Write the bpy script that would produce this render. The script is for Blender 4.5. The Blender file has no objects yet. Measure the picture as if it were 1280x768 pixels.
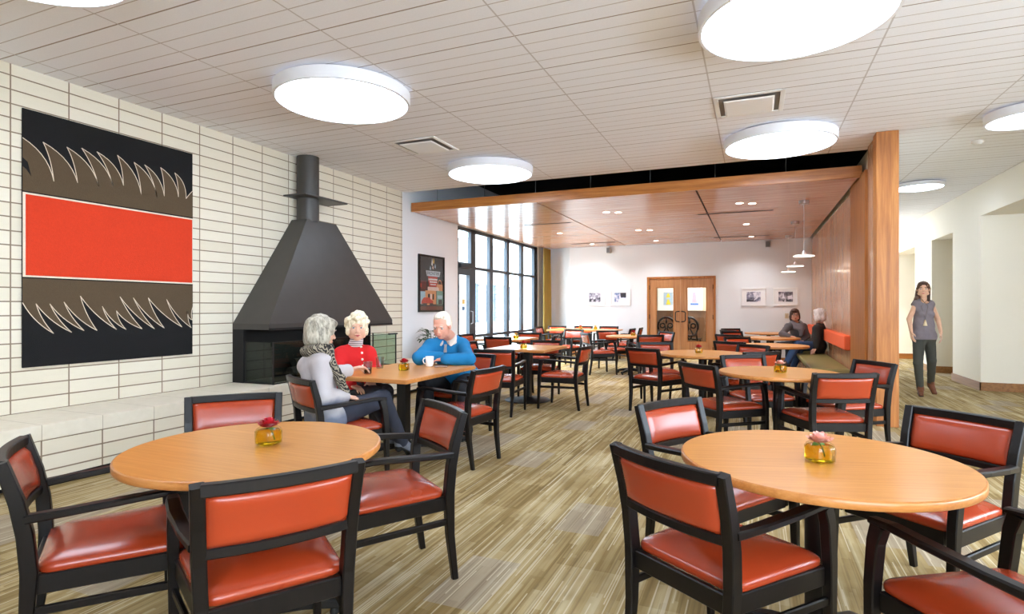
import bpy, bmesh, math, random
import numpy as np
from mathutils import Vector, Matrix
random.seed(7)
PI = math.pi
SC = bpy.context.scene
COL = SC.collection

# ------------------------------------------------------------------ helpers
def link(name, me, mat=None, parent=None):
    o = bpy.data.objects.new(name, me)
    COL.objects.link(o)
    if mat is not None and me is not None:
        for m in (mat if isinstance(mat, (list, tuple)) else [mat]):
            me.materials.append(m)
    if parent is not None:
        o.parent = parent
    return o

def tag(o, label=None, cat=None, group=None, kind=None):
    if label: o['label'] = label
    if cat: o['category'] = cat
    if group: o['group'] = group
    if kind: o['kind'] = kind
    return o

def thing(name, label, cat, loc=(0, 0, 0), rz=0.0, group=None):
    o = bpy.data.objects.new(name, None)
    o.empty_display_size = 0.1
    COL.objects.link(o)
    o.location = loc
    o.rotation_euler = (0, 0, rz)
    return tag(o, label, cat, group)

def dup(root, loc, rz=None, label=None, group=None):
    r = root.copy(); COL.objects.link(r)
    r.location = loc
    if rz is not None: r.rotation_euler = (0, 0, rz)
    if label: r['label'] = label
    if group: r['group'] = group
    for ch in list(root.children):
        c = ch.copy(); COL.objects.link(c); c.parent = r
        for g in list(ch.children):
            d = g.copy(); COL.objects.link(d); d.parent = c
    return r

def obj(name, bm, mat, parent=None, smooth=False, angle=None):
    me = bpy.data.meshes.new(name)
    bmesh.ops.recalc_face_normals(bm, faces=bm.faces[:])
    bm.to_mesh(me); bm.free()
    if smooth or angle is not None:
        me.polygons.foreach_set('use_smooth', [True] * len(me.polygons))
        if angle is not None:
            me.set_sharp_from_angle(angle=math.radians(angle))
    return link(name, me, mat, parent)

def struct(name, bm, mat, label=None, cat=None):
    o = obj(name, bm, mat)
    o['kind'] = 'structure'
    if label: o['label'] = label
    if cat: o['category'] = cat
    return o

def box(bm, c, s, bev=0.0, M=None, seg=2):
    r = bmesh.ops.create_cube(bm, size=1.0)
    vs = r['verts']
    for v in vs:
        v.co = Vector((v.co.x * s[0] + c[0], v.co.y * s[1] + c[1], v.co.z * s[2] + c[2]))
    if bev > 0:
        es = list({e for v in vs for e in v.link_edges})
        rr = bmesh.ops.bevel(bm, geom=es, offset=bev, segments=seg, affect='EDGES', profile=0.5)
        vs = rr['verts'] if False else list({v for f in rr['faces'] for v in f.verts} | {v for v in vs if v.is_valid})
    if M is not None:
        for v in vs: v.co = M @ v.co
    return vs

def bx(bm, x0, x1, y0, y1, z0, z1, bev=0.0):
    return box(bm, ((x0 + x1) / 2, (y0 + y1) / 2, (z0 + z1) / 2), (abs(x1 - x0), abs(y1 - y0), abs(z1 - z0)), bev)

def ring_loft(bm, rings, cap=True, closed=False):
    """rings: list of lists of points, all the same length; skins them."""
    R = [[bm.verts.new(p) for p in ring] for ring in rings]
    n = len(R[0])
    m = len(R)
    for i in range(m if closed else m - 1):
        a, b = R[i], R[(i + 1) % m]
        for k in range(n):
            bm.faces.new((a[k], a[(k + 1) % n], b[(k + 1) % n], b[k]))
    if cap and not closed:
        bm.faces.new(R[0][::-1]); bm.faces.new(R[-1])
    return R

def tube(bm, pts, r, n=10, cap=True, flat=1.0, up=(0, 0, 1)):
    pts = [Vector(p) for p in pts]
    rr = r if isinstance(r, (list, tuple)) else [r] * len(pts)
    rings = []
    prev = None
    for i, p in enumerate(pts):
        t = (pts[min(i + 1, len(pts) - 1)] - pts[max(i - 1, 0)]).normalized()
        if prev is None:
            u = Vector(up)
            if abs(t.dot(u)) > 0.95: u = Vector((1, 0, 0))
            s = t.cross(u).normalized()
        else:
            s = (prev - t * prev.dot(t)).normalized()
        prev = s
        w = s.cross(t).normalized()
        rings.append([p + s * (math.cos(2 * PI * k / n) * rr[i]) + w * (math.sin(2 * PI * k / n) * rr[i] * flat) for k in range(n)])
    ring_loft(bm, rings, cap)

def bar(bm, pts, w, h, side=(1, 0, 0), c=0.004):
    """chamfered rectangular section swept along pts; w across 'side', h across the other."""
    pts = [Vector(p) for p in pts]
    ww = w if isinstance(w, (list, tuple)) else [w] * len(pts)
    hh = h if isinstance(h, (list, tuple)) else [h] * len(pts)
    rings = []
    for i, p in enumerate(pts):
        t = (pts[min(i + 1, len(pts) - 1)] - pts[max(i - 1, 0)]).normalized()
        s = Vector(side); s = (s - t * s.dot(t)).normalized()
        u = t.cross(s).normalized()
        a, b = ww[i] / 2, hh[i] / 2
        cc = min(c, a * .8, b * .8)
        pr = [(a - cc, -b), (a, -b + cc), (a, b - cc), (a - cc, b), (-a + cc, b), (-a, b - cc), (-a, -b + cc), (-a + cc, -b)]
        rings.append([p + s * x + u * y for x, y in pr])
    ring_loft(bm, rings)

def lathe(bm, prof, n=32, c=(0, 0, 0), cap0=True, cap1=True):
    rings = []
    for r, z in prof:
        rings.append([(c[0] + r * math.cos(2 * PI * k / n), c[1] + r * math.sin(2 * PI * k / n), c[2] + z) for k in range(n)])
    R = [[bm.verts.new(p) for p in ring] for ring in rings]
    for a, b in zip(R[:-1], R[1:]):
        for k in range(n):
            bm.faces.new((a[k], a[(k + 1) % n], b[(k + 1) % n], b[k]))
    if cap0: bm.faces.new(R[0][::-1])
    if cap1: bm.faces.new(R[-1])

def sphere(bm, c, r, s=(1, 1, 1), seg=16, rings=10):
    q = bmesh.ops.create_uvsphere(bm, u_segments=seg, v_segments=rings, radius=1)
    for v in q['verts']:
        v.co = Vector((c[0] + v.co.x * r * s[0], c[1] + v.co.y * r * s[1], c[2] + v.co.z * r * s[2]))
    return q['verts']

def poly_prism(bm, pts, ext):
    """pts: planar 3D polygon; extruded by vector ext."""
    e = Vector(ext)
    a = [bm.verts.new(Vector(p)) for p in pts]
    b = [bm.verts.new(Vector(p) + e) for p in pts]
    n = len(a)
    bm.faces.new(a[::-1]); bm.faces.new(b)
    for k in range(n):
        bm.faces.new((a[k], a[(k + 1) % n], b[(k + 1) % n], b[k]))

def B(): return bmesh.new()

# ------------------------------------------------------------------ materials
def lin(c):
    f = lambda v: v / 12.92 if v <= 0.04045 else ((v + 0.055) / 1.055) ** 2.4
    return tuple(f(x / 255.0) for x in c) + (1.0,)

class NT:
    def __init__(s, name):
        s.m = bpy.data.materials.new(name); s.m.use_nodes = True
        s.t = s.m.node_tree; s.n = s.t.nodes; s.l = s.t.links
        s.b = s.n['Principled BSDF']
    def set(s, sock, v):
        if hasattr(v, 'is_linked') or isinstance(v, bpy.types.NodeSocket): s.l.new(v, sock)
        else: sock.default_value = v
    def P(s, **k):
        names = dict(color='Base Color', rough='Roughness', metal='Metallic', normal='Normal', trans='Transmission Weight', ior='IOR',
                     alpha='Alpha', emit='Emission Color', estr='Emission Strength', coat='Coat Weight', crough='Coat Roughness', spec='Specular IOR Level', sheen='Sheen Weight', sss='Subsurface Weight')
        for a, v in k.items(): s.set(s.b.inputs[names[a]], v)
        return s
    def co(s, kind='Object'):
        return s.n.new('ShaderNodeTexCoord').outputs[kind]
    def sep(s, v):
        n = s.n.new('ShaderNodeSeparateXYZ'); s.l.new(v, n.inputs[0]); return n.outputs
    def comb(s, x=0, y=0, z=0):
        n = s.n.new('ShaderNodeCombineXYZ')
        for i, v in enumerate((x, y, z)): s.set(n.inputs[i], v)
        return n.outputs[0]
    def mapv(s, v, scale=(1, 1, 1), loc=(0, 0, 0), rot=(0, 0, 0)):
        n = s.n.new('ShaderNodeMapping'); s.l.new(v, n.inputs[0])
        n.inputs['Scale'].default_value = scale; n.inputs['Location'].default_value = loc; n.inputs['Rotation'].default_value = rot
        return n.outputs[0]
    def math(s, op, a, b=0.0, c=None, clamp=False):
        n = s.n.new('ShaderNodeMath'); n.operation = op; n.use_clamp = clamp
        s.set(n.inputs[0], a); s.set(n.inputs[1], b)
        if c is not None: s.set(n.inputs[2], c)
        return n.outputs[0]
    def mix(s, f, a, b, mode='MIX'):
        n = s.n.new('ShaderNodeMix'); n.data_type = 'RGBA'; n.blend_type = mode
        s.set(n.inputs[0], f); s.set(n.inputs[6], a); s.set(n.inputs[7], b)
        return n.outputs[2]
    def noise(s, v, scale=5, detail=3, rough=.5, out=0, dist=0.0):
        n = s.n.new('ShaderNodeTexNoise'); s.l.new(v, n.inputs['Vector'])
        n.inputs['Scale'].default_value = scale; n.inputs['Detail'].default_value = detail; n.inputs['Roughness'].default_value = rough
        n.inputs['Distortion'].default_value = dist
        return n.outputs[out]
    def wnoise(s, v, out=0):
        n = s.n.new('ShaderNodeTexWhiteNoise'); n.noise_dimensions = '3D'; s.l.new(v, n.inputs['Vector']); return n.outputs[out]
    def ramp(s, f, stops, interp='LINEAR'):
        n = s.n.new('ShaderNodeValToRGB'); s.set(n.inputs[0], f)
        cr = n.color_ramp; cr.interpolation = interp
        while len(cr.elements) < len(stops): cr.elements.new(0.5)
        for e, (p, c) in zip(cr.elements, stops):
            e.position = p; e.color = c if len(c) == 4 else tuple(c) + (1,)
        return n.outputs[0]
    def bump(s, h, strength=.3, dist=.01):
        n = s.n.new('ShaderNodeBump'); s.set(n.inputs['Height'], h)
        n.inputs['Strength'].default_value = strength; n.inputs['Distance'].default_value = dist
        s.l.new(n.outputs[0], s.b.inputs['Normal'])
    def near(s, v, period, half, off=0.0):
        """1 where v is within 'half' of a multiple of period (after off)"""
        a = s.math('SUBTRACT', v, off)
        p = s.math('PINGPONG', a, period / 2)     # 0 at multiples
        return s.math('LESS_THAN', p, half)

def plain(name, rgb, rough=.5, metal=0.0, bump=None, var=.06, scale=18, **k):
    q = NT(name)
    v = q.co()
    c = lin(rgb)
    dk = tuple(x * (1 - var) for x in c[:3]) + (1,); lt = tuple(min(1, x * (1 + var)) for x in c[:3]) + (1,)
    f = q.noise(v, scale, 3)
    q.P(color=q.mix(f, dk, lt), rough=rough, metal=metal, **k)
    if bump: q.bump(q.noise(v, bump[0], 4), bump[1], .004)
    return q.m

def emissive(name, rgb, strength):
    q = NT(name); q.P(color=lin(rgb), emit=lin(rgb), estr=strength, rough=.6); return q.m

def wood(name, dark, mid, light, axis=0, scale=1.0, rough=.35, coat=0.0, planks=None, stretch=14, contrast=1.0):
    """axis: grain direction 0,1,2"""
    q = NT(name); v = q.co()
    sc = [scale * stretch] * 3; sc[axis] = scale
    vv = q.mapv(v, tuple(sc))
    a = q.noise(vv, 1.6, 5, .6, dist=.4)
    fine = q.noise(q.mapv(v, tuple(x * 9 if i != axis else x * 3 for i, x in enumerate(sc))), 1.0, 2)
    f = q.math('ADD', q.math('MULTIPLY', a, .75), q.math('MULTIPLY', fine, .25))
    col = q.ramp(f, [(.5 - .2 / contrast, lin(dark)), (.5, lin(mid)), (.5 + .2 / contrast, lin(light))])
    if planks:
        w, ax, vary = planks
        s = q.sep(v)
        cell = q.math('FLOOR', q.math('DIVIDE', s[ax], w))
        rnd = q.wnoise(q.comb(cell, 3.3, 1.7))
        col = q.mix(q.math('MULTIPLY', rnd, vary), col, lin(dark))
    q.P(color=col, rough=rough, coat=coat, crough=.12)
    q.bump(f, .05, .003)
    return q.m

M = {}
M['white_wall'] = plain('painted_wall', (230, 232, 235), .75, bump=(60, .04), var=.012, scale=2)
M['cream_wall'] = plain('corridor_paint', (236, 229, 214), .75, bump=(60, .04), var=.012, scale=2)
M['black_void'] = plain('dark_plenum', (22, 20, 20), .9)
M['steel_black'] = plain('black_steel', (70, 67, 64), .42, .25, var=.12, scale=6, bump=(9, .05))
M['iron_black'] = plain('matt_black_steel', (20, 19, 19), .6, .1, var=.1)
M['firebox'] = plain('sooty_steel', (16, 15, 15), .8)
M['white_metal'] = plain('white_enamel', (240, 240, 240), .4, var=.01)
M['grey_metal'] = plain('grey_metal', (150, 152, 155), .35, .8)
M['frame_dark'] = plain('window_frame_paint', (58, 64, 72), .4, .4)
M['espresso'] = wood('espresso_wood', (9, 6, 6), (14, 10, 10), (20, 14, 13), 2, 3.0, .38, 0.0)
M['espresso'].node_tree.nodes['Principled BSDF'].inputs['Specular IOR Level'].default_value = .35
M['table_base'] = plain('black_powder_coat', (22, 21, 22), .45, .2)
M['rubber'] = plain('black_rubber', (20, 20, 20), .8)
M['oak'] = wood('oak_veneer', (134, 76, 26), (170, 104, 42), (194, 130, 62), 2, .9, .5, .04, stretch=16)
M['oak_x'] = wood('oak_fascia', (138, 78, 28), (172, 106, 44), (194, 130, 62), 0, .9, .35, .2, stretch=16)
M['oak_y'] = wood('oak_base', (120, 76, 34), (148, 98, 46), (166, 116, 62), 1, .9, .4, .15, stretch=16)
M['oak_door'] = wood('oak_door_veneer', (160, 104, 60), (184, 128, 80), (200, 146, 98), 2, .7, .4, .1, stretch=18)
M['ceiling_wood'] = wood('ceiling_veneer', (172, 116, 88), (210, 158, 128), (230, 188, 160), 0, .7, .22, .3, planks=(.06, 1, .3), stretch=40, contrast=1.3)
M['panel_wood'] = wood('panel_veneer', (168, 114, 78), (206, 156, 118), (226, 184, 150), 2, .5, .25, .35, planks=(.055, 1, .28), stretch=40, contrast=1.3)
M['table_top'] = wood('table_laminate', (192, 124, 52), (210, 142, 66), (222, 158, 84), 0, 1.6, .33, .12, stretch=26, contrast=.8)
M['table_edge'] = wood('table_edge_wood', (170, 104, 46), (192, 124, 62), (206, 142, 80), 0, 2, .35, .1)

def vinyl():
    q = NT('terracotta_vinyl'); v = q.co()
    f = q.noise(v, 3.5, 3)
    q.P(color=q.mix(f, lin((150, 50, 22)), lin((174, 64, 31))), rough=q.math('ADD', q.math('MULTIPLY', f, .10), .21), coat=.22, crough=.2, spec=.5)
    vo = q.n.new('ShaderNodeTexVoronoi'); q.l.new(v, vo.inputs['Vector']); vo.inputs['Scale'].default_value = 420
    q.bump(q.math('ADD', vo.outputs[0], q.math('MULTIPLY', q.noise(v, 9, 2), 3.0)), .08, .002)
    return q.m
M['vinyl'] = vinyl()

def tile_wall():
    q = NT('stacked_cream_block'); v = q.co(); x, y, z = q.sep(v)
    vec = q.comb(q.math('SUBTRACT', y, .09 - 4.14), q.math('ADD', z, 1.11 * 2 - .455 + .888), 0)
    br = q.n.new('ShaderNodeTexBrick'); q.l.new(vec, br.inputs['Vector'])
    br.offset = 0; br.squash = 1
    br.inputs['Scale'].default_value = 1
    br.inputs['Brick Width'].default_value = .414; br.inputs['Row Height'].default_value = .111
    br.inputs['Mortar Size'].default_value = .0055; br.inputs['Mortar Smooth'].default_value = .15
    br.inputs['Bias'].default_value = 0
    br.inputs['Color1'].default_value = lin((230, 222, 204)); br.inputs['Color2'].default_value = lin((222, 213, 192))
    br.inputs['Mortar'].default_value = lin((128, 108, 88))
    n = q.noise(q.mapv(v, (1, 1.2, 5)), 7, 4, .6)
    speck = q.noise(v, 240, 2)
    c = q.mix(q.math('MULTIPLY', n, .22), br.outputs[0], lin((190, 178, 150)))
    c = q.mix(q.math('MULTIPLY', q.math('GREATER_THAN', speck, .66), .12), c, lin((150, 135, 110)))
    q.P(color=c, rough=.8)
    h = q.math('SUBTRACT', q.math('MULTIPLY', n, .15), br.outputs['Fac'])
    q.bump(h, .6, .004)
    return q.m
M['tile'] = tile_wall()

def bench_top():
    q = NT('stone_slab'); v = q.co(); x, y, z = q.sep(v)
    j = q.near(y, .414, .0022, .09)
    n = q.noise(q.mapv(v, (2, 2, 2)), 6, 5, .65)
    c = q.mix(n, lin((216, 207, 186)), lin((236, 229, 212)))
    c = q.mix(q.math('MULTIPLY', j, .75), c, lin((150, 135, 112)))
    q.P(color=c, rough=.7); q.bump(q.math('SUBTRACT', q.math('MULTIPLY', n, .3), j), .4, .004)
    return q.m
M['stone'] = bench_top()

def ceiling():
    q = NT('grooved_ceiling_panel'); v = q.co(); x, y, z = q.sep(v)
    gx = q.near(x, 1.2, .006, -1.55)
    gy = q.near(y, .6, .0055, 3.70)
    fy = q.near(y, .15, .004, 3.70)
    n = q.noise(v, 150, 3, .7)
    c = q.mix(n, lin((228, 228, 233)), lin((246, 246, 250)))
    c = q.mix(q.math('MULTIPLY', fy, .75), c, lin((168, 152, 142)))
    c = q.mix(q.math('MULTIPLY', gy, .8), c, lin((140, 122, 112)))
    c = q.mix(q.math('MULTIPLY', gx, .9), c, lin((196, 190, 190)))
    q.P(color=c, rough=.85)
    h = q.math('SUBTRACT', q.math('MULTIPLY', n, .12), q.math('MAXIMUM', fy, q.math('MAXIMUM', gy, gx)))
    q.bump(h, .5, .005)
    return q.m
M['ceiling'] = ceiling()

def carpet():
    q = NT('striped_carpet_tile'); v = q.co(); x, y, z = q.sep(v)
    def strips(w, ln, seed):
        c = q.math('FLOOR', q.math('DIVIDE', x, w))
        r = q.wnoise(q.comb(c, seed, seed * 1.7))
        row = q.math('FLOOR', q.math('ADD', q.math('DIVIDE', y, ln), q.math('MULTIPLY', r, 17.3)))
        return q.wnoise(q.comb(c, row, seed + .37))
    tone = strips(.052, .55, 3.0); fine = strips(.016, .7, 11.0); hair_ = strips(.006, .8, 23.0); patch = strips(.27, .5, 41.0); patch2 = strips(.46, .5, 57.0)
    n = q.noise(q.mapv(v, (26, 1.4, 1)), 1.0, 3, .6)
    f = q.math('ADD', q.math('ADD', q.math('MULTIPLY', tone, .20), q.math('MULTIPLY', fine, .22)), q.math('ADD', q.math('MULTIPLY', n, .44), q.math('MULTIPLY', patch2, .14)))
    c = q.ramp(f, [(.26, lin((122, 100, 60))), (.42, lin((154, 131, 86))), (.56, lin((180, 159, 115))), (.74, lin((200, 184, 148)))])
    blot = q.noise(q.mapv(v, (3.2, 1.6, 1)), 1.0, 3, .6)
    c = q.mix(q.math('MULTIPLY', q.ramp(blot, [(.44, (0, 0, 0)), (.64, (1, 1, 1))]), .55), c, lin((130, 106, 62)))
    g = q.math('MULTIPLY', q.math('GREATER_THAN', patch, .84), .5)
    c = q.mix(g, c, lin((166, 156, 146)))
    c = q.mix(q.math('MULTIPLY', q.math('LESS_THAN', hair_, .14), .28), c, lin((104, 88, 62)))
    c = q.mix(q.math('MULTIPLY', q.math('GREATER_THAN', hair_, .93), .55), c, lin((224, 212, 184)))
    pile = q.noise(v, 420, 2)
    c = q.mix(q.math('MULTIPLY', pile, .22), c, lin((110, 94, 68)))
    q.P(color=c, rough=.95, spec=.15)
    q.bump(pile, .35, .004)
    return q.m
M['carpet'] = carpet()

def glass(name, rgb=(255, 255, 255), rough=0.0, ior=1.45):
    q = NT(name); q.P(color=lin(rgb), trans=1.0, rough=rough, ior=ior); return q.m
def pane(name, rgb=(245, 250, 250)):
    """thin architectural glass: straight-through with fresnel reflection"""
    q = NT(name)
    tr = q.n.new('ShaderNodeBsdfTransparent'); tr.inputs[0].default_value = lin(rgb)
    gl = q.n.new('ShaderNodeBsdfGlossy'); gl.inputs['Roughness'].default_value = .01
    lw = q.n.new('ShaderNodeLayerWeight'); lw.inputs[0].default_value = .5
    fr = q.n.new('ShaderNodeMath'); fr.operation = 'MULTIPLY_ADD'      # thin pane: about 4% head on, more at grazing
    pw = q.n.new('ShaderNodeMath'); pw.operation = 'POWER'; q.l.new(lw.outputs['Facing'], pw.inputs[0]); pw.inputs[1].default_value = 5
    q.l.new(pw.outputs[0], fr.inputs[0]); fr.inputs[1].default_value = .85; fr.inputs[2].default_value = .03
    mx = q.n.new('ShaderNodeMixShader')
    q.l.new(fr.outputs[0], mx.inputs[0]); q.l.new(tr.outputs[0], mx.inputs[1]); q.l.new(gl.outputs[0], mx.inputs[2])
    q.l.new(mx.outputs[0], q.n['Material Output'].inputs[0])
    return q.m
M['pane'] = pane('window_glass')
M['fire_glass'] = pane('fire_screen_glass', (234, 243, 238))
M['jar_glass'] = pane('jar_glass', (246, 244, 226))
M['tumbler'] = pane('tumbler_glass', (236, 240, 240))
M['water'] = NT('yellow_water').P(color=lin((238, 196, 40)), rough=.03, trans=.9, ior=1.15).m
M['cola'] = NT('brown_drink').P(color=lin((86, 36, 18)), rough=.05, trans=.3, ior=1.2).m
# ------------------------------------------------------------------ room shell
LX, RX, PX = -5.36, 3.25, 1.24
YN, YB, YE = -2.6, 14.9, 17.05
ZC, ZW = 3.21, 2.91
b = B(); bx(b, LX - .2, 6.2, YN - .2, 17.3, -.12, 0); struct('floor', b, M['carpet'])
b = B(); bx(b, LX - .2, 1.43, YN - .2, 8.05, ZC, ZC + .04); bx(b, 1.43, RX + .2, YN - .2, 17.25, ZC, ZC + .04)
struct('ceiling', b, M['ceiling'])
# left wall: block-faced length, then plaster, then glazing
b = B(); bx(b, LX - .25, LX, YN - .2, 7.98, 0, ZC); struct('wall_left', b, M['tile'])
b = B(); bx(b, LX - .25, LX, 7.98, 9.9, 0, 3.9); bx(b, LX - .25, LX, 9.9, 14.45, ZW, 3.9); bx(b, LX - .25, LX, 14.45, 15.3, 0, 3.9)
struct('wall_left_plaster', b, M['white_wall'])
# back wall with the double-door opening, and its splayed left corner
DX0, DX1, DZ = -2.53, -.86, 2.07
b = B()
bx(b, -4.62, DX0, YB, YB + .15, 0, 3.9); bx(b, DX1, 1.45, YB, YB + .15, 0, 3.9); bx(b, DX0, DX1, YB, YB + .15, DZ, 3.9)
poly_prism(b, [(-4.62, YB, 0), (-4.62, YB + .15, 0), (-5.4, 15.45, 0), (-5.5, 15.33, 0)], (0, 0, 3.9))
struct('wall_back', b, M['white_wall'])
# wall behind the camera: broad glazing on its right half
b = B()
bx(b, LX - .25, .6, YN - .2, YN, 0, 3.25); bx(b, 5.4, 6.2, YN - .2, YN, 0, 3.25); bx(b, .6, 5.4, YN - .2, YN, 0, 1.0); bx(b, .6, 5.4, YN - .2, YN, 2.95, 3.25)
struct('wall_front', b, M['white_wall'])
b = B()
for x in np.linspace(.63, 5.37, 5): bx(b, x - .03, x + .03, YN - .12, YN - .06, 1.0, 2.95)
bx(b, .6, 5.4, YN - .12, YN - .06, 1.0, 1.06); bx(b, .6, 5.4, YN - .12, YN - .06, 2.89, 2.95)
struct('window_2', b, M['frame_dark'])
# glazing along the near right side
b = B()
for y in np.linspace(.1, 5.9, 6): bx(b, 5.64, 5.7, y - .03, y + .03, 1.0, 2.7)
bx(b, 5.64, 5.7, .0, 6.0, 1.0, 1.06); bx(b, 5.64, 5.7, .0, 6.0, 2.64, 2.7)
struct('window_3', b, M['frame_dark'])
# corridor side
b = B()
bx(b, RX, RX + .4, 11.0, 12.35, 0, ZC)
bx(b, RX, RX + .4, 13.65, 14.9, 0, ZC)
bx(b, RX, RX + .4, 12.35, 13.65, 2.62, ZC); bx(b, RX, RX + .4, 14.9, 17.25, 2.62, ZC)
bx(b, RX, RX + .3, 6.2, 11.0, 2.72, ZC); bx(b, RX, RX + .3, YN, 6.2, 2.72, ZC)
bx(b, RX + .4, 6.2, 11.0, 11.12, 0, ZC)             # far cheek of the wide alcove
bx(b, RX + .1, 4.4, 13.66, 13.78, 0, ZC)          # far cheek of the middle opening
bx(b, RX + .4, 4.6, 12.2, 12.34, 0, ZC); bx(b, 4.4, 4.6, 12.2, 13.9, 0, ZC)
bx(b, 5.6, 5.8, 6.0, 11.0, 0, ZC); bx(b, 5.6, 5.8, YN, 6.0, 0, 1.0); bx(b, 5.6, 5.8, YN, 6.0, 2.7, ZC); bx(b, 5.6, 5.8, YN, 0, 1.0, 2.7)
struct('wall_right', b, M['cream_wall'])
b = B(); bx(b, RX + .3, 5.7, YN, 11.05, 2.72, 2.8); bx(b, RX + .2, 6.2, 11.05, 17.25, ZC, ZC + .04); bx(b, 4.85, 6.2, 16.9, 17.2, 0, ZC); struct('ceiling_alcove', b, M['cream_wall'])
b = B(); bx(b, 1.43, 6.2, YE, YE + .15, 0, ZC); bx(b, 4.7, 4.85, 13.9, 17.1, 0, ZC); struct('wall_corridor_end', b, M['cream_wall'])
# baseboards
b = B(); bx(b, RX - .015, RX, 10.985, 12.365, 0, .13); bx(b, RX - .015, 5.6, 10.985, 11.0, 0, .13); bx(b, RX - .015, RX, 13.635, 14.9, 0, .13)
bx(b, RX - .015, 4.4, 13.635, 13.66, 0, .13); bx(b, RX + .4, 4.4, 12.34, 12.36, 0, .13)
struct('baseboard_right', b, M['oak_y'])
b = B(); bx(b, 1.43, 4.7, YE - .015, YE, 0, .13); struct('baseboard_corridor_end', b, M['oak_x'])
b = B(); bx(b, -4.6, DX0 - .06, YB - .012, YB, 0, .1); bx(b, DX1 + .06, .7, YB - .012, YB, 0, .1); struct('baseboard_back', b, M['oak_x'])
b = B(); bx(b, LX, LX + .012, 7.98, 9.88, 0, .1); struct('baseboard_left', b, M['iron_black'])
# partition between dining room and corridor: core, panelling, oak posts
b = B(); bx(b, 1.28, 1.43, 7.45, YB, 0, ZC); struct('wall_partition', b, M['cream_wall'])
b = B(); bx(b, PX, 1.279, 9.0, YB - .01, 0, 2.87); bx(b, PX + .012, 1.279, 7.45, 7.9, 0, ZC - .005)
struct('wall_partition_panelling', b, M['panel_wood'])
b = B(); bx(b, PX - .02, 1.285, 7.9, 9.0, 0, 2.94, .004); struct('trim_1', b, M['oak'])
b = B(); bx(b, PX - .01, 1.44, 7.26, 7.45, 0, ZC - .002, .006); struct('trim_2', b, M['oak'])
# lowered wood ceiling, three panels with dark reveals, fascia board, dark plenum over it
b = B()
xs = [LX + .04, -3.07, -.73, PX - .03]
for a, c in zip(xs[:-1], xs[1:]): bx(b, a + .013, c - .013, 8.24, YB - .02, ZW, ZW + .03)
struct('ceiling_wood', b, M['ceiling_wood'])
b = B(); bx(b, LX + .02, PX - .02, 8.26, YB, ZW + .031, ZW + .08); bx(b, LX, 1.3, 8.05, YB + .1, 3.86, 3.9); bx(b, LX, 1.28, 8.0, 8.06, ZC + .04, 3.9); bx(b, 1.27, 1.31, 8.0, YB, ZC, 3.9)
struct('ceiling_plenum', b, M['black_void'])
b = B(); bx(b, LX + .03, PX + .0, 8.2, 8.24, ZW, ZW + .15, .003); struct('trim_3', b, M['oak_x'])
b = B()
for x in np.arange(-5.0, 1.2, .9): tube(b, [(x, 8.5, ZW + .08), (x, 8.5, 3.86)], .004, 6)
tag(obj('hanger_rod', b, M['grey_metal']), kind='structure'); 

# glazed wall on the left: door plus four lights
def window_wall():
    b = B(); x0, x1 = LX - .1, LX - .02
    for y0, y1 in ((9.9, 9.97), (10.52, 10.73), (11.43, 11.6), (12.38, 12.54), (13.28, 13.44), (14.2, 14.45)):
        bx(b, x0, x1, y0, y1, 0, ZW, .004)
    bx(b, x0, x1, 9.9, 14.45, ZW - .07, ZW, .004)
    for z0, z1 in ((2.08, 2.14), (.66, .72), (.06, .14)): bx(b, x0 + .005, x1 - .005, 10.7, 14.3, z0, z1, .003)
    fr = obj('window_1', b, M['frame_dark']); fr['kind'] = 'structure'
    for i, (y0, y1) in enumerate(((10.73, 11.43), (11.6, 12.38), (12.54, 13.28), (13.44, 14.2))):
        b = B(); bx(b, LX - .066, LX - .06, y0, y1, .1, ZW - .06); obj('pane', b, M['pane'], fr)
    b = B(); bx(b, LX - .066, LX - .06, 9.95, 10.55, 2.2, ZW - .06); obj('pane', b, M['pane'], fr)
    # entrance door leaf in the first bay
    b = B(); bx(b, x0, x1, 9.9, 10.6, 2.07, 2.2, .004); bx(b, x0, x1, 10.45, 10.53, 0, 2.07); bx(b, x0, x1, 9.96, 10.0, 0, 2.07); bx(b, x0, x1, 10.0, 10.45, 1.95, 2.07); bx(b, x0, x1, 10.0, 10.45, 0, .22)
    d = obj('door_1', b, M['frame_dark']); d['kind'] = 'structure'
    b = B(); bx(b, LX - .066, LX - .06, 10.0, 10.45, .2, 1.97); obj('pane', b, M['pane'], d)
    b = B(); bx(b, LX - .02, LX + .035, 9.98, 10.5, 2.09, 2.17, .006); obj('door_closer', b, M['frame_dark'], d)
    b = B(); tube(b, [(LX - .02, 10.49, .95), (LX + .04, 10.49, .97), (LX + .04, 10.49, 1.2), (LX - .02, 10.49, 1.22)], .012, 8); obj('pull_handle', b, M['grey_metal'], d)
    b = B(); bx(b, LX - .058, LX - .054, 10.18, 10.3, 1.36, 1.46); obj('notice', b, plain('yellow_notice', (226, 196, 120), .6), d)
    b = B(); bx(b, LX - .058, LX - .054, 10.18, 10.3, 1.23, 1.31); obj('notice', b, plain('blue_notice', (110, 140, 190), .6), d)
window_wall()

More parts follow.
